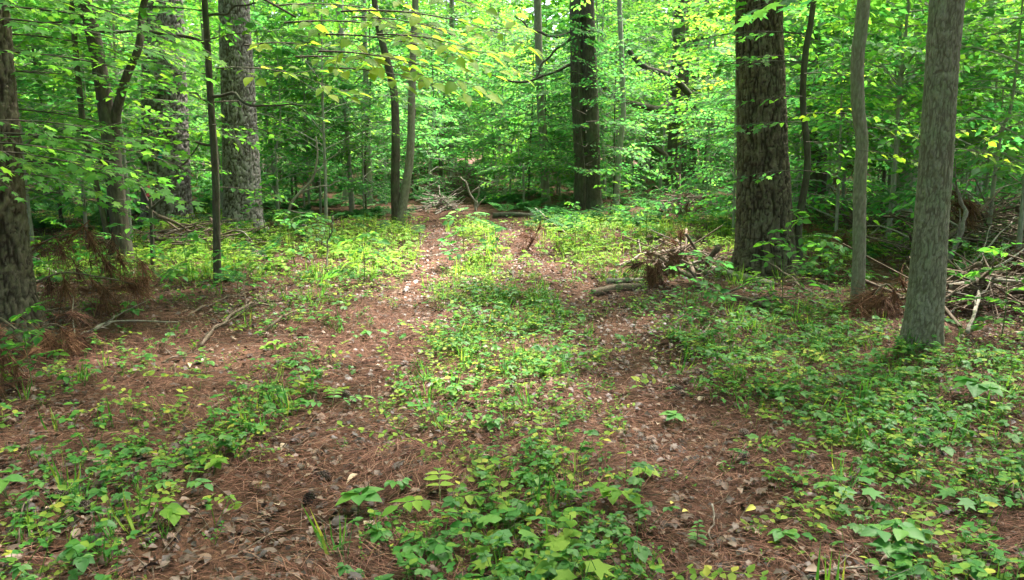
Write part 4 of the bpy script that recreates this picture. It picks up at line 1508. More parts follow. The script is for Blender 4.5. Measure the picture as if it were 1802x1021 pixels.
def cover_density(X, Y):
    n1 = fnoise(X * 1.6, Y * 1.6, 61, 4)
    n2 = fnoise(X * 0.55, Y * 0.55, 65, 3)
    c = path_c(Y)
    q = X - c
    g = rut_gap(Y)
    patch = sstep(0.42, 0.60, 0.6 * n1 + 0.4 * n2)
    centre = (np.abs(q) < g)
    cen = 0.95 * sstep(0.30, 0.48, n1) * (1 - 0.75 * sstep(3.4, 3.9, Y) * (1 - sstep(4.6, 5.4, Y)))
    cen_near = sstep(-0.35, 0.0, X) * (1 - sstep(3.5, 3.9, Y))
    cen = np.where(Y < 3.7, np.maximum(cen * 0.35, cen_near), cen)
    right = (0.28 + 0.72 * sstep(0.36, 0.52, n1)) * (1 - 0.7 * sstep(2.6, 3.4, X) * sstep(5.5, 6.5, Y))
    left = 0.12 + 0.5 * patch * sstep(-3.0, -1.6, X) + 0.10 * patch
    # green band crossing the left verge
    band = 0.8 * np.exp(-((X + 1.40 + 0.06 * (Y - 4)) / 0.30) ** 2) * (Y < 6.0) * sstep(0.36, 0.5, n1)
    left = np.maximum(left * 0.55, band)
    d = np.where(centre, cen, np.where(q > 0, right, left))
    d = d * (1 - 0.95 * rut_mask(X, Y))
    sun = sstep(8.0, 9.5, Y) * (1 - sstep(14.5, 17, Y)) * (np.abs(X) < 6)
    d = np.maximum(d, sun * 0.95 * sstep(0.34, 0.48, n1) * (1 - 0.97 * rut_mask(X, Y)))
    far = sstep(14, 17, Y)
    d = np.maximum(d, far * 0.7 * (1 - .9 * rut_mask(X, Y)))
    for bx, by, br in ((3.0, 10.0, 1.5), (1.45, 8.3, .8), (1.9, 8.6, .7), (2.5, 8.0, .6), (5.0, 8.2, 1.3), (5.2, 6.6, .8), (3.9, 7.0, .7)):
        d = d * (1 - 0.75 * np.exp(-(((X - bx) ** 2 + (Y - by) ** 2) / br ** 2) ** 2))   # dead wood and thick litter
    return d


def low_cover():
    rng = np.random.default_rng(801)
    T = {k: [plant_template(k, rng) for _ in range(4)] for k in ("trefoil", "five", "vine", "sprig", "grass", "fern", "tallherb")}
    light, dark = Acc(), Acc()
    near = {"other": Acc(), "five": Acc(), "vine": Acc()}

    def sow(acc, n, y0, y1, pw, kinds, s0, s1, dens, xw=0.84):
        X, Y = scatter(rng, n, y0, y1, pw, xw)
        keep = rng.random(n) < dens(X, Y)
        X, Y = X[keep], Y[keep]
        n = len(X)
        P = np.stack([X, Y, gz(X, Y)], -1)
        R = tilt_frames(n, rng, 0.16)
        S = rng.uniform(s0, s1, n)
        names, pr = zip(*kinds)
        pick = rng.choice(len(names), n, p=np.array(pr) / sum(pr))
        var = rng.integers(0, 4, n)
        for i, k in enumerate(names):
            for v in range(4):
                m = (pick == i) & (var == v)
                ac = acc.get(k, acc["other"]) if isinstance(acc, dict) else acc
                ac.inst(T[k][v], R[m], P[m], S[m])
    sow(near, 18000, 2.2, 9.5, 0.8, (("trefoil", .34), ("five", .24), ("vine", .22), ("sprig", .35), ("grass", .06)), 0.4, 1.25, cover_density)
    # fine low growth on the strip between the ruts
    sow(near, 3600, 4.0, 10, 0.4, (("sprig", .6), ("grass", .07), ("vine", .3), ("trefoil", .15)), 0.5, 1.0, lambda X, Y: (np.abs(X - path_c(Y)) + .5 * (fnoise(X * 1.5, Y * 1.5, 92, 3) - .5) < rut_gap(Y) - .15) * sstep(.35, .55, fnoise(X * 2, Y * 2, 91, 3)), 0.25)
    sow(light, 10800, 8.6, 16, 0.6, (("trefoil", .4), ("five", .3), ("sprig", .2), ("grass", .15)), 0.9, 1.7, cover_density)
    def fdens(X, Y):
        c = path_c(np.minimum(Y, 22))
        return (1 - .92 * rut_mask(X, Y)) * np.where(np.abs(X - c) < 0.35, 0.45, 0.9) * sstep(.35, .5, fnoise(X * .8, Y * .8, 95, 3))
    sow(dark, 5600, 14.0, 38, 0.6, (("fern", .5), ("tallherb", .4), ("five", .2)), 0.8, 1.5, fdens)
    def sdens(X, Y):
        return (np.abs(X - path_c(Y)) > 2.6) * 0.5 * sstep(.45, .6, fnoise(X * .7, Y * .7, 97, 3))
    sow(dark, 900, 8.0, 16, 0.6, (("fern", .3), ("tallherb", .5), ("five", .2)), 0.7, 1.2, sdens)
    for acc, nm, mt, lb in ((near["other"], "ground_cover", "cover", "low mixed green seedlings on the shaded forest floor"),
                            (near["five"], "ground_cover", "cover_cool", "five fingered green creepers on the shaded forest floor"),
                            (near["vine"], "ground_cover", "cover_yellow", "small yellowing paired leaf vines on the shaded forest floor"),
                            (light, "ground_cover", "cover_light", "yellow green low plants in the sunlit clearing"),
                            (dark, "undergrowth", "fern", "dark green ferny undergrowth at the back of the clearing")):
        o = link(nm, acc.mesh(nm, M[mt]))
        tag(o, lb, None, None, "stuff")


low_cover()


# ------------------------------------------------------------------ single seedlings, each leaf an object
def seedling(kind, px, py, size, label, mat="seedling", seed=0):
    rng = np.random.default_rng(9000 + seed)
    g = gp(px, py)
    root = thing("seedling", label, "seedling", g, "seedlings on the forest floor")
    St = Acc()
    pos, dr, nr, sz, me = [], [], [], [], []
    def lf(p, d, n, s, m):
        pos.append(p); dr.append(d); nr.append(n); sz.append(s); me.append(m)
    ov, mp, lg, ok = leaf_mesh("ovw", LEAF_OV_W, mat), leaf_mesh("maple", LEAF_MAPLE, mat), leaf_mesh("long", LEAF_LONG, mat), leaf_mesh("oak", LEAF_OAK, mat)
    ovn = leaf_mesh("ov", LEAF_OV, mat)
    S = size
    if kind == "broad":
        h = 0.9 * S
        sticks(St, [g], [g + [0.1 * S, 0, h]], [.0035], [.002])
        a0 = rng.uniform(0, 6.28)
        for k in range(6):
            a = a0 + k * 1.05 + rng.normal(0, .15)
            lf(g + [0.1 * S, 0, h * (1 - .04 * k)], [math.cos(a), math.sin(a), rng.normal(-.02, .12)], [rng.normal(0, .15), rng.normal(0, .15), 1], S * rng.uniform(.8, 1.1), ov)
    elif kind == "maple" or kind == "oak":
        h = 0.9 * S
        sticks(St, [g], [g + [0, 0, h]], [.003], [.002])
        a0 = rng.uniform(0, 6.28)
        for k in range(5):
            a = a0 + k * 1.3
            st = g + np.array([math.cos(a) * .35 * S, math.sin(a) * .35 * S, h * (.85 + .12 * (k % 2))])
            sticks(St, [g + [0, 0, h * .8]], [st], [.0015], [.001])
            lf(st, [math.cos(a), math.sin(a), rng.normal(-.05, .1)], [rng.normal(0, .15), rng.normal(0, .15), 1], S * rng.uniform(.75, 1.1), mp if kind == "maple" else ok)
    elif kind == "pinnate":
        a0 = rng.uniform(0, 6.28)
        for k in range(3):
            a = a0 + k * 2.1 + rng.normal(0, .2)
            L = 2.1 * S
            t = np.linspace(0, 1, 6)
            c = g + np.stack([np.cos(a) * t * L, np.sin(a) * t * L, S * (1.5 * t - 0.9 * t ** 2) + .02], -1)
            sticks(St, c[:-1], c[1:], np.full(5, .0022), np.full(5, .0016))
            for j in (2, 3, 4):
                for s in (-1, 1):
                    b = a + s * 1.1
                    lf(c[j], [math.cos(b), math.sin(b), -.05], [rng.normal(0, .15), rng.normal(0, .15), 1], S * rng.uniform(.65, .85), ovn)
            lf(c[5], [math.cos(a), math.sin(a), -.15], [0, 0, 1], S * .9, ovn)
    elif kind == "pairs":
        h = 2.3 * S
        sticks(St, [g], [g + [.05 * S, -.2 * S, h]], [.003], [.0015])
        a = rng.uniform(0, 3.1)
        for k in range(5):
            z = h * (.3 + .175 * k)
            for s in (0, math.pi):
                b = a + s
                lf(g + [.05 * S * z / h, -.2 * S * z / h, z], [math.cos(b), math.sin(b), .08], [rng.normal(0, .12), rng.normal(0, .12), 1], S * (.95 - .1 * k) * rng.uniform(.85, 1.05), ov)
            a += .35
    elif kind == "trefoil":
        for k in range(4):
            a = rng.uniform(0, 6.28)
            c = g + np.array([math.cos(a) * S * rng.uniform(.3, .8), math.sin(a) * S * rng.uniform(.3, .8), S * rng.uniform(.8, 1.5)])
            sticks(St, [g], [c], [.0022], [.0014])
            for j in (-1, 0, 1):
                b = a + j * 1.3
                lf(c, [math.cos(b), math.sin(b), rng.normal(-.1, .1)], [rng.normal(0, .2), rng.normal(0, .2), 1], S * rng.uniform(.75, .95), ov)
    part("stem", St, M["green_stem"], root)
    R = frames(np.array(dr), np.array(nr))
    for i in range(len(pos)):
        o = link("leaf", me[i], root)
        m4 = Matrix.Identity(4)
        for r in range(3):
            for c in range(3):
                m4[r][c] = R[i][r][c] * sz[i]
            m4[r][3] = pos[i][r] - g[r]
        o.matrix_basis = m4
    return root


SEEDS = [
    ("broad", 630, 905, .11, "dark broad leaved seedling beside a pale fallen leaf in the left rut", "seedling"),
    ("pinnate", 585, 722, .085, "light green compound leaved seedling on bare needles left of the path", "seedling"),
    ("pinnate", 775, 895, .10, "arching light compound leaves at the left end of the front green patch", "cover_light"),
    ("oak", 905, 965, .13, "dusky lobed leaf seedling low in the middle of the front green patch", "seedling"),
    ("maple", 1005, 1035, .13, "bright lobed seedling cut by the bottom edge in the front green patch", "cover_light"),
    ("pairs", 1000, 985, .085, "upright stem of paired oval leaves in the front green patch", "cover_light"),
    ("broad", 668, 960, .07, "small round leaved seedling right below the dark broad leaved one", "seedling"),
    ("trefoil", 735, 985, .06, "small three leaved sprout near the bottom edge left of the front green patch", "seedling"),
    ("broad", 1185, 752, .085, "broad leaved seedling alone in the right rut", "seedling"),
    ("maple", 1495, 890, .12, "wide maple seedling in the dense cover at the lower right", "seedling"),
    ("broad", 1712, 715, .17, "large upright leaved seedling in front of the big grey trunk at the right", "seedling"),
    ("maple", 1640, 590, .16, "maple seedling growing against the foot of the big grey trunk", "seedling"),
    ("maple", 1528, 500, .14, "maple seedling between the slim stem and the big grey trunk", "seedling"),
    ("trefoil", 235, 560, .10, "three leaved cluster in the shade left of the pale fallen branch", "seedling"),
    ("maple", 525, 648, .09, "maple seedling on the left verge among grass blades", "seedling"),
    ("trefoil", 480, 622, .07, "small three leaved sprout just behind the grass on the left verge", "cover_light"),
    ("pinnate", 800, 690, .075, "compound leaved seedling at the near end of the centre strip", "seedling"),
    ("trefoil", 660, 602, .08, "three leaved sprout on the left edge of the left rut", "seedling"),
    ("pairs", 1225, 965, .05, "pale paired leaf sprout in the lower right bare litter", "seedling"),
    ("trefoil", 375, 840, .07, "yellowish three leaved sprout in the left green patch", "cover_light"),
    ("maple", 250, 640, .08, "maple seedling in the dim left litter below the pale branch", "seedling"),
    ("broad", 450, 770, .07, "glossy round leaved seedling at the top of the left green patch", "seedling"),
    ("trefoil", 15, 880, .10, "bright sprout cut by the left edge of the picture", "seedling"),
    ("trefoil", 700, 870, .05, "tiny sprout on bare litter right of the dark broad leaved seedling", "seedling"),
    ("broad", 1610, 715, .08, "rounded seedling right of centre in the cover before the big grey trunk", "seedling"),
    ("pinnate", 1300, 640, .08, "compound seedling at the top of the right verge", "seedling"),
    ("trefoil", 1395, 720, .08, "three leaved sprout in the middle of the right verge", "seedling"),
    ("maple", 1330, 560, .10, "maple seedling beside the long dark fallen branch", "seedling"),
    ("broad", 1190, 600, .08, "broad seedling below the short log at the right rut", "seedling"),
    ("pinnate", 1000, 590, .075, "compound seedling on the far half of the centre strip", "seedling"),
    ("trefoil", 870, 760, .06, "small sprout on the near bare part of the centre strip", "seedling"),
    ("maple", 1700, 900, .10, "maple seedling in the dark lower right corner", "seedling"),
    ("trefoil", 1560, 980, .09, "three leaved sprout beside the pale stick at the bottom right", "seedling"),
    ("broad", 1370, 960, .07, "round leaved sprout left of the pale stick at the bottom", "seedling"),
    ("maple", 880, 1010, .10, "bright lobed seedling at the bottom edge left of the paired leaf stem", "cover_light"),
    ("trefoil", 1090, 900, .08, "three leaved cluster on the right side of the front green patch", "cover_light"),
    ("broad", 1130, 850, .08, "oval leaved seedling at the upper right of the front green patch", "cover_light"),
    ("trefoil", 950, 860, .07, "three leaved sprout at the top of the front green patch", "seedling"),
    ("trefoil", 280, 930, .08, "bright three leaved cluster at the lower left corner patch", "cover_light"),
    ("pinnate", 330, 860, .07, "compound leaves in the middle of the left green patch", "seedling"),
]
for i, (k, px, py, s, lb, mt) in enumerate(SEEDS):
    seedling(k, px, py, s, lb, mt, i)


# knee-high leafy shrubs along the clearing: copies of two plants
def shrubs():
    rng = np.random.default_rng(950)
    me = []
    for k in range(3):
        r2 = np.random.default_rng(960 + k)
        La, Tw = crown_acc(r2, 0.12, 0.55 + 0.15 * k, 9 + 2 * k, 0.45, [bough_local(r2, 0.55, 0.10, 0.8, twig_gap=.17, twig_len=.3) for _ in range(3)], LEAF_OV)
        A = Acc()
        tube(A, [[0, 0, -.05, .006], [0.03, 0, .25, .0045], [.02, .03, .5 + .1 * k, .002]], 6, 6)
        V, Fs = Tw.data()
        A.add(V, *Fs)
        me.append((A.mesh("stem", M["green_stem"]), La.mesh("foliage", M["leaf" if k != 1 else "leaf_cool"], True)))
    spots = [(1110, 400, "right of the path, in front of the wavy pale stem"), (1160, 390, "right of the path, below the curved limbs"), (1210, 385, "left of the largest pine, near its sapling leaves"),
             (1250, 400, "close on the left of the largest pine"), (1140, 425, "at the right edge of the sunny clearing"), (1075, 385, "before the double trunked tree on its right"),
             (1460, 500, "behind the slim grey stem on the left"), (1230, 560, "beside the long dark fallen branch, left end"), (1380, 540, "beside the long dark fallen branch, right end"),
             (640, 500, "on the left rim of the clearing by the upright stick"), (520, 470, "in the clearing below the paler scaly pine"), (470, 420, "at the foot of the paler scaly pine"),
             (330, 500, "left of the straight dark sapling"), (420, 520, "right of the straight dark sapling"), (120, 520, "right of the left edge pine among dead needles"),
             (560, 440, "middle of the left part of the clearing"), (820, 470, "on the centre strip in the sunny clearing"), (1010, 440, "on the right rut's far edge in the clearing"),
             (1590, 450, "left behind the big grey trunk"), (1690, 520, "right behind the big grey trunk"), (1760, 600, "in the brush at the right edge"), (1450, 420, "right of the largest pine behind the crooked sapling"),
             (240, 500, "at the foot of the forked trunk"), (60, 690, "in the dim corner below the left edge pine")]
    for i, (px, py, w) in enumerate(spots):
        g = gp(px, py)
        root = thing("leafy_shrub", "knee high leafy shrub " + w, "shrub", g, "knee high leafy shrubs")
        a, b = me[i % 3]
        link("stem", a, root)
        f = link("foliage", b, root)
        root.rotation_euler = (0, 0, rng.uniform(0, 6.28))
        root.scale = (rng.uniform(.8, 1.2) * min(1.0, 0.55 + g[1] / 22),) * 3


shrubs()


# ------------------------------------------------------------------ fallen branches, logs, dead pine boughs
def stick(label, pts, r0, r1, mat="brown_wood", twigs=0, seed=0, name="fallen_branch", cat="branch", seg=9, lift=0.0):
    """pts: (px, py) on the ground or (px, py, height) held up over the ground point of that pixel, or (px, py, None, Y) at distance Y"""
    rng = np.random.default_rng(1200 + seed)
    P = []
    n = len(pts)
    for i, q in enumerate(pts):
        r = r0 + (r1 - r0) * i / (n - 1)
        if len(q) == 4:
            p = at(q[0], q[1], q[3])
        else:
            p = gp(q[0], q[1]) + np.array([0, 0, r * 0.7 + (q[2] if len(q) > 2 else 0.0)])
        P.append([*p, r])
    P = np.array(P)
    root = thing(name, label, cat, P[0][:3], "fallen branches and logs")
    A = Acc()
    if name != "log":
        W, sl = resample(P, max(14, 6 * n))
        u = (sl / sl[-1])[:, None]
        ph = rng.uniform(0, 6.28, (3, 3))
        W[:, :3] += 0.022 * min(1.5, sl[-1]) * np.sin(np.pi * u) * np.array([1, 1, .5]) * sum(np.sin(u * (8 + 9 * k) + ph[k]) / (1 + .7 * k) for k in range(3))
        W[:, 3] *= 1 + .18 * np.sin(u[:, 0] * 40 + ph[0, 0])
        P = W
        twigs += 2 if r0 > .006 else 0
    tube(A, P, seg, max(14, 6 * n), ridge_bark(r0 * 0.16, seed + 3))
    part("wood" if name == "log" else "stem", A, M[mat], root, True)
    Q, _ = resample(P, 20)
    for k in range(twigs):
        i = int(rng.integers(4, 18))
        d = nrm(Q[i + 1, :3] - Q[i, :3])
        side = nrm(np.cross(d, [0, 0, 1])) * rng.choice([-1, 1])
        L = rng.uniform(0.15, 0.45)
        e = Q[i, :3] + (d * rng.uniform(.3, .8) + side * rng.uniform(.3, .8) + np.array([0, 0, rng.uniform(0, .6)])) * L
        m = (Q[i, :3] + e) / 2 + rng.normal(0, .03, 3)
        A = Acc()
        tube(A, np.array([[*Q[i, :3], Q[i, 3] * .5], [*m, Q[i, 3] * .38], [*e, Q[i, 3] * .15]]), 6, 8)
        part("twig", A, M[mat], root, True)
    return root


STICKS = [
    ("pale grey branch lying in the dim litter left of the path", [(98, 634), (158, 594, .05), (225, 582, .08), (315, 578, .05)], .012, .005, "dead_wood", 3),
    ("curved brown branch arching over the litter left of the path", [(352, 612), (405, 575, .08), (440, 556, .1), (482, 540)], .016, .007, "brown_wood", 2),
    ("second curved brown branch, right of the arching one", [(462, 588), (505, 566, .06), (550, 545)], .011, .006, "brown_wood", 1),
    ("straight thin stick lying across the left verge", [(452, 588), (505, 592), (575, 593)], .010, .006, "brown_wood", 0),
    ("pale broken limb leaning at the foot of the paler scaly pine", [(448, 380, .12), (455, 398, .05), (476, 428)], .045, .03, "dead_wood", 0),
    ("pale log end lying in the clearing left of the path", [(430, 448), (468, 455)], .03, .022, "dead_wood", 0),
    ("grey limb on the ground right of the paler scaly pine", [(486, 398), (530, 405, .05), (572, 416)], .03, .015, "dead_wood", 2),
    ("pale log poking out beside the left edge pine", [(58, 470), (80, 480, .04), (104, 492)], .035, .03, "dead_wood", 0),
    ("thin pale branch lying in the left rut of the sunny clearing", [(688, 462), (730, 452), (770, 448), (800, 440)], .018, .008, "dead_wood", 2),
    ("short stick across the left rut behind the thin pale branch", [(765, 432), (812, 434)], .013, .008, "brown_wood", 0),
    ("long stick on the right side of the sunny clearing", [(950, 448), (1000, 450), (1065, 451)], .014, .008, "brown_wood", 1),
    ("pale stick leaning out of the undergrowth before the double trunked tree", [(942, 390, .25), (970, 400, .12), (1002, 418)], .014, .009, "dead_wood", 1),
    ("long dark fallen branch right of the path below the largest pine", [(1150, 478, .2), (1215, 500, .08), (1270, 525, .03), (1340, 541), (1405, 562)], .03, .02, "brown_wood", 5),
    ("pale stick before the foot of the largest pine", [(1090, 470), (1150, 452, .05), (1235, 442, .03)], .02, .012, "dead_wood", 2),
    ("thin stick leaning in front of the long dark fallen branch", [(1240, 586), (1258, 555, .06), (1276, 532, .1)], .009, .005, "brown_wood", 0),
    ("bare branch running right from the foot of the largest pine", [(1335, 480, .15), (1385, 500, .1), (1425, 520, .05), (1450, 545)], .014, .007, "brown_wood", 3),
    ("grey stick lying behind the slim grey stem", [(1408, 400, .1), (1450, 405, .12), (1495, 420, .02)], .022, .014, "dead_wood", 2),
    ("pale pole lying between the slim stem and the big grey trunk", [(1518, 440), (1560, 438), (1606, 436)], .025, .02, "dead_wood", 0),
    ("pale arched branch standing right of the big grey trunk", [(1668, 470, .05), (1690, 410, None, 9.2), (1694, 355, None, 9.2), (1676, 322, None, 9.2)], .03, .016, "dead_wood", 2),
    ("pale branch rising to the right edge above the brush", [(1688, 420, .35), (1740, 420, .42), (1810, 420, .48)], .014, .009, "dead_wood", 2),
    ("bleached pole lying across the brush at the right edge", [(1695, 428, .1), (1750, 430, .2), (1815, 432, .3)], .03, .022, "dead_wood", 0),
    ("brown pole lying low behind the big grey trunk to the right edge", [(1655, 480), (1730, 484, .05), (1815, 488, .08)], .032, .024, "brown_wood", 1),
    ("pale crooked branch standing in front of the brush at the right", [(1700, 610, .1), (1712, 575, .22), (1748, 530, .3), (1800, 500, .4)], .016, .009, "dead_wood", 4),
    ("thin crossed stick in the brush at the right", [(1700, 400, .3), (1740, 430, .15), (1770, 470)], .012, .008, "brown_wood", 1),
    ("steep stick propped in the right hand brush", [(1790, 400, .5), (1762, 450, .2), (1720, 520)], .012, .007, "brown_wood", 2),
    ("pale stick lying at the bottom edge right of the front green patch", [(1412, 1022), (1475, 1008, .01), (1530, 1004), (1575, 1008)], .0085, .004, "dead_wood", 1),
    ("thin brown stick lying across the right rut", [(1188, 694), (1240, 700), (1305, 699)], .006, .004, "brown_wood", 0),
    ("dark stick in the lower right corner", [(1735, 860), (1770, 880, .03), (1812, 895)], .009, .006, "brown_wood", 1),
    ("dark stick at the lower left corner", [(-8, 1005), (25, 985), (58, 962)], .010, .007, "brown_wood", 0),
    ("pale curled twig standing in the lower right litter", [(1252, 908, .05), (1258, 930, .02), (1250, 965), (1275, 990)], .004, .0025, "dead_wood", 0),
    ("upright dark stick on the left rim of the clearing", [(574, 492), (578, 440, None, 9.3), (586, 380, None, 9.4)], .011, .006, "dark_bark", 3),
    ("short dark stub standing in the middle of the clearing", [(902, 490), (904, 476, None, 9.6)], .012, .010, "dark_bark", 0),
    ("thin branch across the dim litter beside the left edge pine", [(20, 615), (80, 612, .06), (150, 622, .02)], .010, .005, "brown_wood", 2),
    ("stick hidden in the shade below the straight dark sapling", [(330, 560), (380, 535, .03), (430, 520)], .012, .006, "brown_wood", 2),
    ("low stick on the left verge just above the left green patch", [(370, 720), (400, 706, .02), (425, 700)], .006, .003, "dead_wood", 0),
    ("thin twiggy stick in the shade right of the left edge pine", [(120, 560), (175, 545, .05), (240, 548, .03)], .008, .004, "brown_wood", 4),
    ("forked twig lying in the dim litter left of the curved brown branch", [(285, 640), (330, 628, .03), (372, 634)], .007, .003, "brown_wood", 4),
    ("long thin stick in the shade behind the curved brown branches", [(420, 548), (500, 530, .04), (560, 522)], .009, .005, "brown_wood", 3),
    ("dark twig on the bare litter of the near left rut", [(560, 760), (600, 750, .01), (640, 752)], .005, .003, "brown_wood", 2),
    ("dark half buried stick in the near right rut", [(1150, 850), (1200, 842, .0), (1262, 846)], .007, .004, "brown_wood", 1),
    ("bleached stick lying over the rusty boughs at the right edge", [(1690, 500, .1), (1745, 470, .35), (1805, 420, .5)], .013, .008, "dead_wood", 3),
    ("pale twig fan over the brush right of the big grey trunk", [(1675, 560, .05), (1715, 520, .25), (1735, 470, .5)], .010, .005, "dead_wood", 5),
    ("bleached stick low in front of the brown pole at the right", [(1665, 525, .02), (1730, 515, .08), (1800, 525, .12)], .014, .009, "dead_wood", 2),
    ("grey bent branch behind the two grey stems", [(1530, 425, .1), (1580, 405, .3), (1640, 412, .25)], .014, .008, "dead_wood", 3),
    ("pale stick behind the crooked sapling on the brown litter", [(1405, 440, .02), (1450, 432, .1), (1500, 445, .02)], .016, .009, "dead_wood", 2),
    ("grey stick between the short logs and the largest pine", [(1130, 530), (1165, 532), (1210, 545)], .010, .006, "brown_wood", 1),
]
for i, (lb, pts, r0, r1, mt, tw) in enumerate(STICKS):
    stick(lb, pts, r0, r1, mt, tw, i)
for i, (lb, pts, r0, r1, mt) in enumerate((
    ("short thick log lying at the right edge of the right rut", [(1042, 522), (1090, 513, .01), (1134, 510)], .048, .04, "brown_wood"),
    ("thinner pale log just behind the short thick one", [(1068, 500), (1132, 498)], .04, .035, "dead_wood"),
    ("pale log lying in front of the largest pine", [(1252, 478), (1300, 490), (1360, 504)], .045, .035, "dead_wood"),
    ("mossy log at the far right rim of the sunny clearing", [(1128, 425), (1192, 414)], .05, .04, "brown_wood"),
    ("dark log lying across the end of the path", [(868, 384), (905, 382), (950, 386)], .07, .06, "dark_bark"),
)):
    stick(lb, pts, r0, r1, mt, 0, 60 + i, "log", "log", 14)


def upright_dead(label, px, py, pts, seed):
    g = gp(px, py)
    root = thing("dead_limb", label, "dead branch", g, "upright dead limbs")
    for k, ps in enumerate(pts):
        P = []
        for (x, y, w) in ps:
            p = at(x, y, g[1] + 0.05 * k)
            P.append([*p, w / 2 * g[1] / F_PX])
        if k == 0: P[0][2] = g[2] - .02
        limb(root, P, "dead_wood", name="stem" if k == 0 else "twig")


upright_dead("pale curved dead limb with bare twigs between the paler scaly pine and the twin stems", 490, 405,
             [[(490, 405, 5), (520, 345, 4.5), (548, 312, 4), (562, 270, 3), (556, 240, 2)], [(520, 345, 3), (560, 330, 2.5), (598, 318, 1.5)], [(548, 312, 3), (580, 280, 2), (600, 262, 1.2)], [(505, 370, 3), (540, 375, 2), (575, 388, 1.5)]], 0)
upright_dead("fan of pale twigs sticking up at the end of the path", 838, 372,
             [[(838, 372, 4), (828, 335, 3.5), (810, 312, 2)], [(838, 366, 3), (843, 330, 2)], [(830, 340, 2.5), (848, 322, 1.5)], [(838, 368, 3), (855, 345, 1.5)]], 1)


# far brush piles: one pile each, sticks joined (too small to pick apart)
def brush_pile(label, px, py, w, d, h, n, mat, seed, stick_len):
    rng = np.random.default_rng(1500 + seed)
    g = gp(px, py)
    root = thing("brush_pile", label, "brush pile", g, "brush piles")
    big, small = Acc(), Acc()
    for k in range(n):
        a = rng.normal(0, .7) + (0 if rng.random() < .6 else rng.uniform(0, 3.14))
        L = stick_len * rng.uniform(.25, 1.2)
        u, v = rng.normal(0, .42), rng.normal(0, .42)
        zz = h * max(0, 1 - .7 * math.hypot(u, v)) * rng.random()
        c = g + np.array([u * w, v * d, zz + .03])
        e = np.array([math.cos(a), math.sin(a), rng.normal(0, .34)]) * L / 2
        r = .004 + .02 * rng.random() ** 2.5
        p0, p1 = c - e, c + e
        mid = c + rng.normal(0, .07, 3) * L
        for q in (p0, mid, p1): q[2] = max(q[2], float(gz(q[0], q[1])) + .015)
        if k < 26:
            A = Acc()
            tube(A, np.array([[*p0, r * 1.5], [*mid, r * 1.1], [*p1, r * .5]]), 6, 9, ridge_bark(r * .2, k))
            for f in range(2):
                q = mid + (p1 - mid) * rng.uniform(0, .8)
                sticks(A, [q], [q + nrm(e + rng.normal(0, .3, 3) * L) * L * rng.uniform(.1, .3)], [r * .5], [r * .2])
            part("stick", A, M[mat if k % 4 else "dead_wood"], root)
        else:
            sticks(small, [p0, mid], [mid, p1], [r, r * .8], [r * .8, r * .35])
    o = part("twigs", small, M[mat], root)
    o["kind"] = "stuff"


brush_pile("brown brush pile at the far end of the path", 812, 346, 1.1, .6, .7, 130, "brown_wood", 0, 1.9)
brush_pile("pale dry brush heap just left of the far end of the path", 775, 372, .5, .3, .4, 80, "dead_wood", 1, .9)
brush_pile("tangled brush heap behind the big grey trunk at the right edge", 1765, 448, 1.7, .8, .8, 230, "brown_wood", 2, 1.6)
brush_pile("low brush heap behind the slim grey stem", 1490, 412, 1.6, .7, .6, 150, "brown_wood", 3, 1.4)
brush_pile("small brush heap between the double trunked tree and the largest pine", 1230, 372, 1.0, .5, .45, 80, "brown_wood", 4, 1.2)
brush_pile("loose heap of grey and brown branches lowest at the right edge", 1770, 548, .8, .6, .5, 130, "brown_wood", 6, 1.3)
brush_pile("small heap of brown sticks under the rusty boughs left of the largest pine", 1205, 476, .55, .35, .28, 70, "brown_wood", 7, .9)
brush_pile("brush heap at the foot of the left scaly pine", 335, 425, 1.0, .6, .3, 80, "brown_wood", 5, 1.1)


def needle_tuft(rng, A, p, d, n, L, droop=.5):
    """dead needles along a short shoot: uneven lengths and bends, thinning out towards the base"""
    d = nrm(np.array(d, float))
    sh = rng.uniform(0.06, 0.16)
    t = rng.random(n) ** 0.7
    bend = np.array([0, 0, -1.0]) * .35
    base = p + (d * t[:, None] + bend * (t ** 2)[:, None] * .6) * sh
    dd = nrm(d * rng.uniform(.3, 1.1, (n, 1)) + rng.normal(0, .36, (n, 3)))
    L = (L * rng.uniform(.35, 1.15, n))[:, None]
    m = base + dd * L * .5 + np.array([0, 0, -1]) * L * droop * .10
    e = m + nrm(dd + np.array([0, 0, -1.0]) * droop * rng.uniform(.3, 1.9, (n, 1)) + rng.normal(0, .15, (n, 3))) * L * .5
    sticks(A, [p - d * .02], [p + (d + bend * .6) * sh], [.004], [.002])
    sticks(A, base, m, np.full(n, .0021), np.full(n, .0019))
    sticks(A, m, e, np.full(n, .0019), np.full(n, .0008))


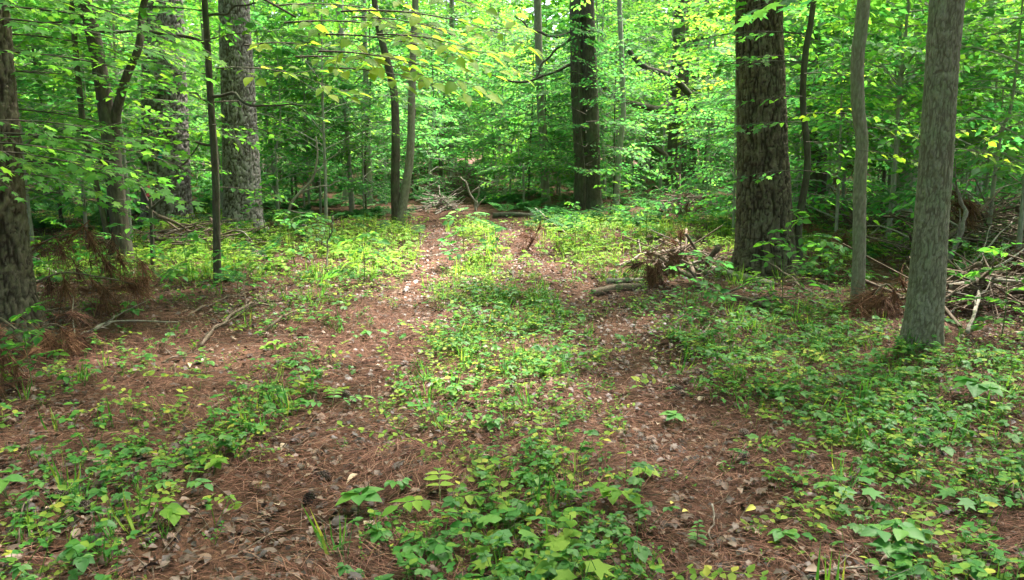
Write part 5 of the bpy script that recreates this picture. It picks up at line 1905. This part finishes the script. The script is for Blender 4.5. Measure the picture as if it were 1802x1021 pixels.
def dead_bough(label, pts, tufts, seed, r=.010):
    """pts in photo pixels with distance; tufts: list of (px, py, Y, dx, dz, length, n)"""
    rng = np.random.default_rng(1700 + seed)
    P = []
    for i, (px, py, Y) in enumerate(pts):
        p = at(px, py, Y)
        P.append([*p, r * (1 - .6 * i / max(1, len(pts) - 1))])
    root = thing("dead_pine_bough", label, "dead bough", P[0][:3], "dead pine boughs with rusty needles")
    A = Acc()
    tube(A, np.array(P), 7, 16)
    part("stem", A, M["brown_wood"], root, True)
    for (px, py, Y, dx, dz, L, n) in tufts:
        A = Acc()
        p = at(px, py, Y)
        Q = np.array(P)[:, :3]
        j = np.argmin(np.linalg.norm(Q - p, axis=1))
        if np.linalg.norm(Q[j] - p) > .03:
            sticks(A, [Q[j]], [p], [.004], [.003])
        needle_tuft(rng, A, p, (dx, rng.normal(0, .3), dz), int(n * .55), L)
        part("needle_tuft", A, M["needle_rust"], root)
        for k in range(3):
            q = p + np.array([rng.normal(0, .11), rng.normal(0, .10), rng.normal(-.02, .07)])
            A = Acc()
            sticks(A, [p], [q], [.0035], [.0025])
            needle_tuft(rng, A, q, (dx + rng.normal(0, .6), rng.normal(0, .6), dz * rng.uniform(.2, 1) + rng.normal(0, .35)), int(n * rng.uniform(.2, .5)), L * rng.uniform(.7, 1.1), rng.uniform(.3, 1.0))
            part("needle_tuft", A, M["needle_rust" if rng.random() < .55 else "needle_brown"], root)


YL = float(pineL.location[1])
dead_bough("rusty pine bough drooping beside the left edge pine, upper one", [(40, 455, YL + .5), (90, 420, YL + .6), (150, 410, YL + .8), (210, 440, YL + .9)],
           [(100, 420, YL + .6, .1, -1, .22, 110), (155, 412, YL + .8, .3, -1, .26, 130), (205, 440, YL + .9, .5, -1, .24, 130), (180, 450, YL + .8, .2, -1, .26, 120)], 0)
dead_bough("rusty pine bough in front of the left edge pine, lower round tuft", [(0, 560, YL - .4), (50, 590, YL - .5), (90, 570, YL - .5), (118, 580, YL - .5)],
           [(70, 575, YL - .5, .3, -.8, .24, 200), (105, 575, YL - .5, .5, -.8, .2, 160)], 1)
dead_bough("hanging rusty bough low on the left edge below the pine", [(-30, 560, YL - 1.2), (-5, 590, YL - 1.2), (20, 620, YL - 1.2)],
           [(0, 600, YL - 1.2, .1, -1, .25, 160), (18, 625, YL - 1.2, .2, -1, .22, 140)], 2)
dead_bough("rusty bough lying between the left edge pine and the forked trunk", [(60, 500, YL + .2), (110, 480, YL + .3), (190, 490, YL + .4), (235, 500, YL + .4)],
           [(110, 482, YL + .3, .3, -1, .24, 140), (160, 490, YL + .4, .5, -1, .26, 140), (215, 492, YL + .4, .7, -.7, .24, 150)], 3)
g1 = gp(1155, 505)[1]
dead_bough("rusty curled bough standing by the right rut, dark brown", [(1250, 520, g1 + .1), (1200, 462, g1 + .1), (1165, 448, g1), (1145, 465, g1)],
           [(1160, 452, g1, -.3, -1, .25, 260), (1180, 450, g1, .0, -1, .2, 160), (1147, 475, g1, -.2, -1, .24, 220)], 4, .014)
g1 = gp(1200, 480)[1]
dead_bough("small rusty sprig upright before the largest pine", [(1200, 468, g1), (1199, 440, g1), (1196, 408, g1)], [(1197, 430, g1, .0, 1, .2, 130), (1215, 448, g1, .5, -.8, .22, 120), (1240, 450, g1, .4, -.9, .2, 120)], 5)
g1 = gp(935, 445)[1]
dead_bough("rusty sprig leaning up in the middle of the sunny clearing", [(922, 448, g1), (940, 420, g1), (952, 388, g1)], [(930, 436, g1, .3, .8, .22, 120), (944, 412, g1, .3, 1, .2, 110)], 6)
g1 = 9.6
dead_bough("rusty boughs hanging right of the big grey trunk", [(1660, 330, g1), (1690, 340, g1), (1712, 345, g1)], [(1690, 345, g1, .6, -.6, .26, 140), (1705, 350, g1, .4, -1, .26, 150), (1672, 360, g1, .1, -1, .24, 140)], 7)
g1 = gp(1425, 425)[1]
dead_bough("pinkish rusty tufts behind the crooked sapling", [(1400, 400, g1), (1425, 378, g1), (1445, 385, g1)], [(1418, 380, g1, .1, -1, .28, 160), (1428, 395, g1, .3, -1, .28, 140)], 8)
g1 = gp(1482, 452)[1]
dead_bough("pinkish rusty tufts just left of the slim grey stem", [(1455, 440, g1), (1475, 405, g1), (1495, 410, g1)], [(1473, 408, g1, .0, -1, .28, 170), (1490, 418, g1, .2, -1, .26, 140)], 9)
g1 = gp(1545, 560)[1]
dead_bough("wad of rusty needles between the slim grey stem and the big grey trunk", [(1590, 540, g1 + .2), (1560, 500, g1), (1530, 530, g1)], [(1555, 508, g1, -.3, -1, .25, 200), (1575, 510, g1, .1, -1, .26, 180), (1535, 525, g1, -.3, -1, .22, 140)], 10, .014)
g1 = gp(1770, 500)[1]
dead_bough("heaped rusty boughs at the right edge of the picture", [(1700, 520, g1), (1750, 460, g1), (1800, 440, g1)], [(1745, 470, g1, -.3, -1, .28, 180), (1775, 455, g1, .2, -1, .28, 180), (1795, 448, g1, .4, -1, .28, 180), (1720, 505, g1, -.2, -1, .24, 150)], 11, .014)
g1 = gp(1210, 390)[1]
dead_bough("rusty tufts in the far brush heap left of the largest pine", [(1190, 380, g1), (1215, 352, g1), (1240, 350, g1)], [(1210, 358, g1, -.1, -1, .32, 160), (1232, 352, g1, .3, -1, .3, 140)], 12)
g1 = gp(1500, 400)[1]
dead_bough("rusty tufts high in the brush behind the slim grey stem", [(1470, 330, g1), (1480, 290, g1), (1490, 275, g1)], [(1476, 300, g1, -.2, -1, .32, 150), (1488, 282, g1, .4, -1, .32, 150)], 13)


for i, (lb, pts, tf) in enumerate((
    ("rusty boughs sprawled low between the two grey stems and the brush", [(1640, 500), (1700, 490), (1760, 505)], 4),
    ("rusty boughs in a flat heap left of the largest pine's foot", [(1180, 470), (1225, 465), (1275, 476)], 5),
    ("brown needle bough lying behind the slim grey stem", [(1440, 470), (1490, 465), (1550, 472)], 4),
    ("rusty boughs under the bleached pole at the right edge", [(1700, 455), (1750, 450), (1805, 455)], 4),
    ("rust coloured bough lying right of the loose branch heap", [(1730, 560), (1775, 548), (1815, 552)], 4),
    ("dull brown bough lying in the shade at the foot of the left edge pine", [(60, 560), (110, 548), (165, 552)], 3),
    ("brown needle bough on the mound below the left scaly pine", [(270, 425), (315, 418), (370, 424)], 4),
    ("flat rusty bough right at the near end of the centre strip", [(905, 668), (940, 660), (985, 668)], 2),
)):
    P = [gp(px, py, .05) for px, py in pts]
    Q = np.linspace(0, 1, tf)
    rr = np.random.default_rng(2400 + i)
    big = 1.0 if tf > 2 else .6
    tl = []
    for q in Q:
        px = pts[0][0] + (pts[2][0] - pts[0][0]) * q
        py = pts[0][1] + (pts[2][1] - pts[0][1]) * q - rr.uniform(2, 14)
        tl.append((px, py, float(P[1][1]) + rr.normal(0, .1), rr.normal(0, .8), rr.normal(-.1, .4), .24 * big, 110))
    dead_bough(lb, [(a, b - 6, float(p[1])) for (a, b), p in zip(pts, P)], tl, 30 + i, .011 * big)


# single fallen leaves and cones on the bare litter
def fallen(label, px, py, s, tm, mat, seed):
    rng = np.random.default_rng(1900 + seed)
    g = gp(px, py, .028)
    A = Acc()
    t = (tm[0] * np.array([1, 1, 2.4]),) + tm[1:]
    up = nrm(np.array([[rng.normal(0, .2), rng.normal(-.2, .2), 1]]))
    a = rng.uniform(0, 6.28)
    A.inst(t, frames(np.array([[math.cos(a), math.sin(a), 0]]), up), np.zeros((1, 3)), [s])
    o = link("fallen_leaf", A.mesh("fallen_leaf", M[mat], True), None, tuple(g))
    tag(o, label, "leaf", "single fallen leaves")


for i, (lb, px, py, s, tm, mt) in enumerate((
    ("pale dry leaf lying just behind the dark broad leaved seedling", 632, 845, .075, LEAF_OV, "pale_leaf"),
    ("pale curled leaf lying in front of the dark broad leaved seedling", 640, 928, .07, LEAF_OAK, "pale_leaf"),
    ("tan leaf at the lower left of the left rut", 492, 900, .06, LEAF_OV_W, "pale_leaf"),
    ("pale round leaf beside the left green patch", 503, 790, .05, LEAF_OV_W, "pale_leaf"),
    ("pale leaf far up the left rut", 660, 650, .06, LEAF_OV, "pale_leaf"),
    ("whitish leaf in the cover at the middle of the right verge", 1605, 782, .07, LEAF_OV, "pale_leaf"),
    ("yellow leaf beside the bare litter at the lower right", 1180, 898, .045, LEAF_OV, "yellow_leaf"),
    ("yellow leaf right of the first yellow one", 1200, 912, .045, LEAF_OV, "yellow_leaf"),
    ("yellow leaf alone near the right rut's bottom", 1330, 905, .045, LEAF_OV_W, "yellow_leaf"),
    ("tan leaf in the top of the right rut", 1230, 705, .05, LEAF_OAK, "pale_leaf"),
    ("tan leaf at the left end of the centre strip", 855, 812, .06, LEAF_OAK, "pale_leaf"),
    ("tan oak leaf in the bottom left corner litter", 90, 905, .08, LEAF_OAK, "pale_leaf"),
    ("pale leaf in the dim litter at the left", 335, 645, .06, LEAF_OV, "pale_leaf"),
    ("pale leaf in the bottom right litter", 1325, 940, .05, LEAF_OAK, "pale_leaf"),
)):
    fallen(lb, px, py, s, tm, mt, i)


def cone(label, px, py, s, seed):
    rng = np.random.default_rng(2000 + seed)
    g = gp(px, py, s * .32)
    A = Acc()
    n = 70
    k = np.arange(n)
    t = (k + .5) / n
    a = k * 2.39996
    rad = .36 * np.sin(np.pi * (0.12 + .86 * t)) ** .8
    P = np.stack([np.cos(a) * rad * .5, np.sin(a) * rad * .5, (t - .5)], -1)
    d = nrm(np.stack([np.cos(a), np.sin(a), .55 + 0 * a], -1))
    nn = nrm(np.stack([-np.cos(a) * .6, -np.sin(a) * .6, 1 + 0 * a], -1))
    sc = (np.array([[-.28, 0, 0], [.28, 0, 0], [.4, .7, .05], [0, 1, .12], [-.4, .7, .05], [0, .4, -.2]]), np.array([[0, 1, 5], [1, 2, 5], [4, 0, 5], [2, 3, 5], [3, 4, 5]]), np.array([[0, 4, 2, 1]]), np.array([[4, 3, 2]]))
    A.inst(sc, frames(d, nn), P, .28 * np.sin(np.pi * (.15 + .75 * t)))
    tube(A, [[0, 0, -.5, .1], [0, 0, 0, .2], [0, 0, .5, .04]], 8, 8)
    o = link("pine_cone", A.mesh("pine_cone", M["cone"]), None, tuple(g))
    o.scale = (s,) * 3
    o.rotation_euler = (math.pi / 2 + rng.normal(0, .2), 0, rng.uniform(0, 6.28))
    tag(o, label, "pine cone", "pine cones on the litter")


for i, (lb, px, py) in enumerate((("pine cone on the left end of the stick across the right rut", 1192, 690), ("dark pine cone in the left rut by the dark broad leaved seedling", 570, 845),
        ("pine cone at the left rim of the left rut", 545, 885), ("pine cone in the bottom left litter", 105, 880), ("pine cone low in the bare litter at the bottom left", 150, 900),
        ("pine cone at the top of the bare right rut", 1310, 810), ("pine cone on the right rut beside the seedling", 1310, 770), ("pine cone at the right edge of the front green patch", 1150, 800),
        ("pine cone on the left verge beyond the left green patch", 325, 790), ("pine cone far up the left rut", 610, 700))):
    cone(lb, px, py, .07, i)
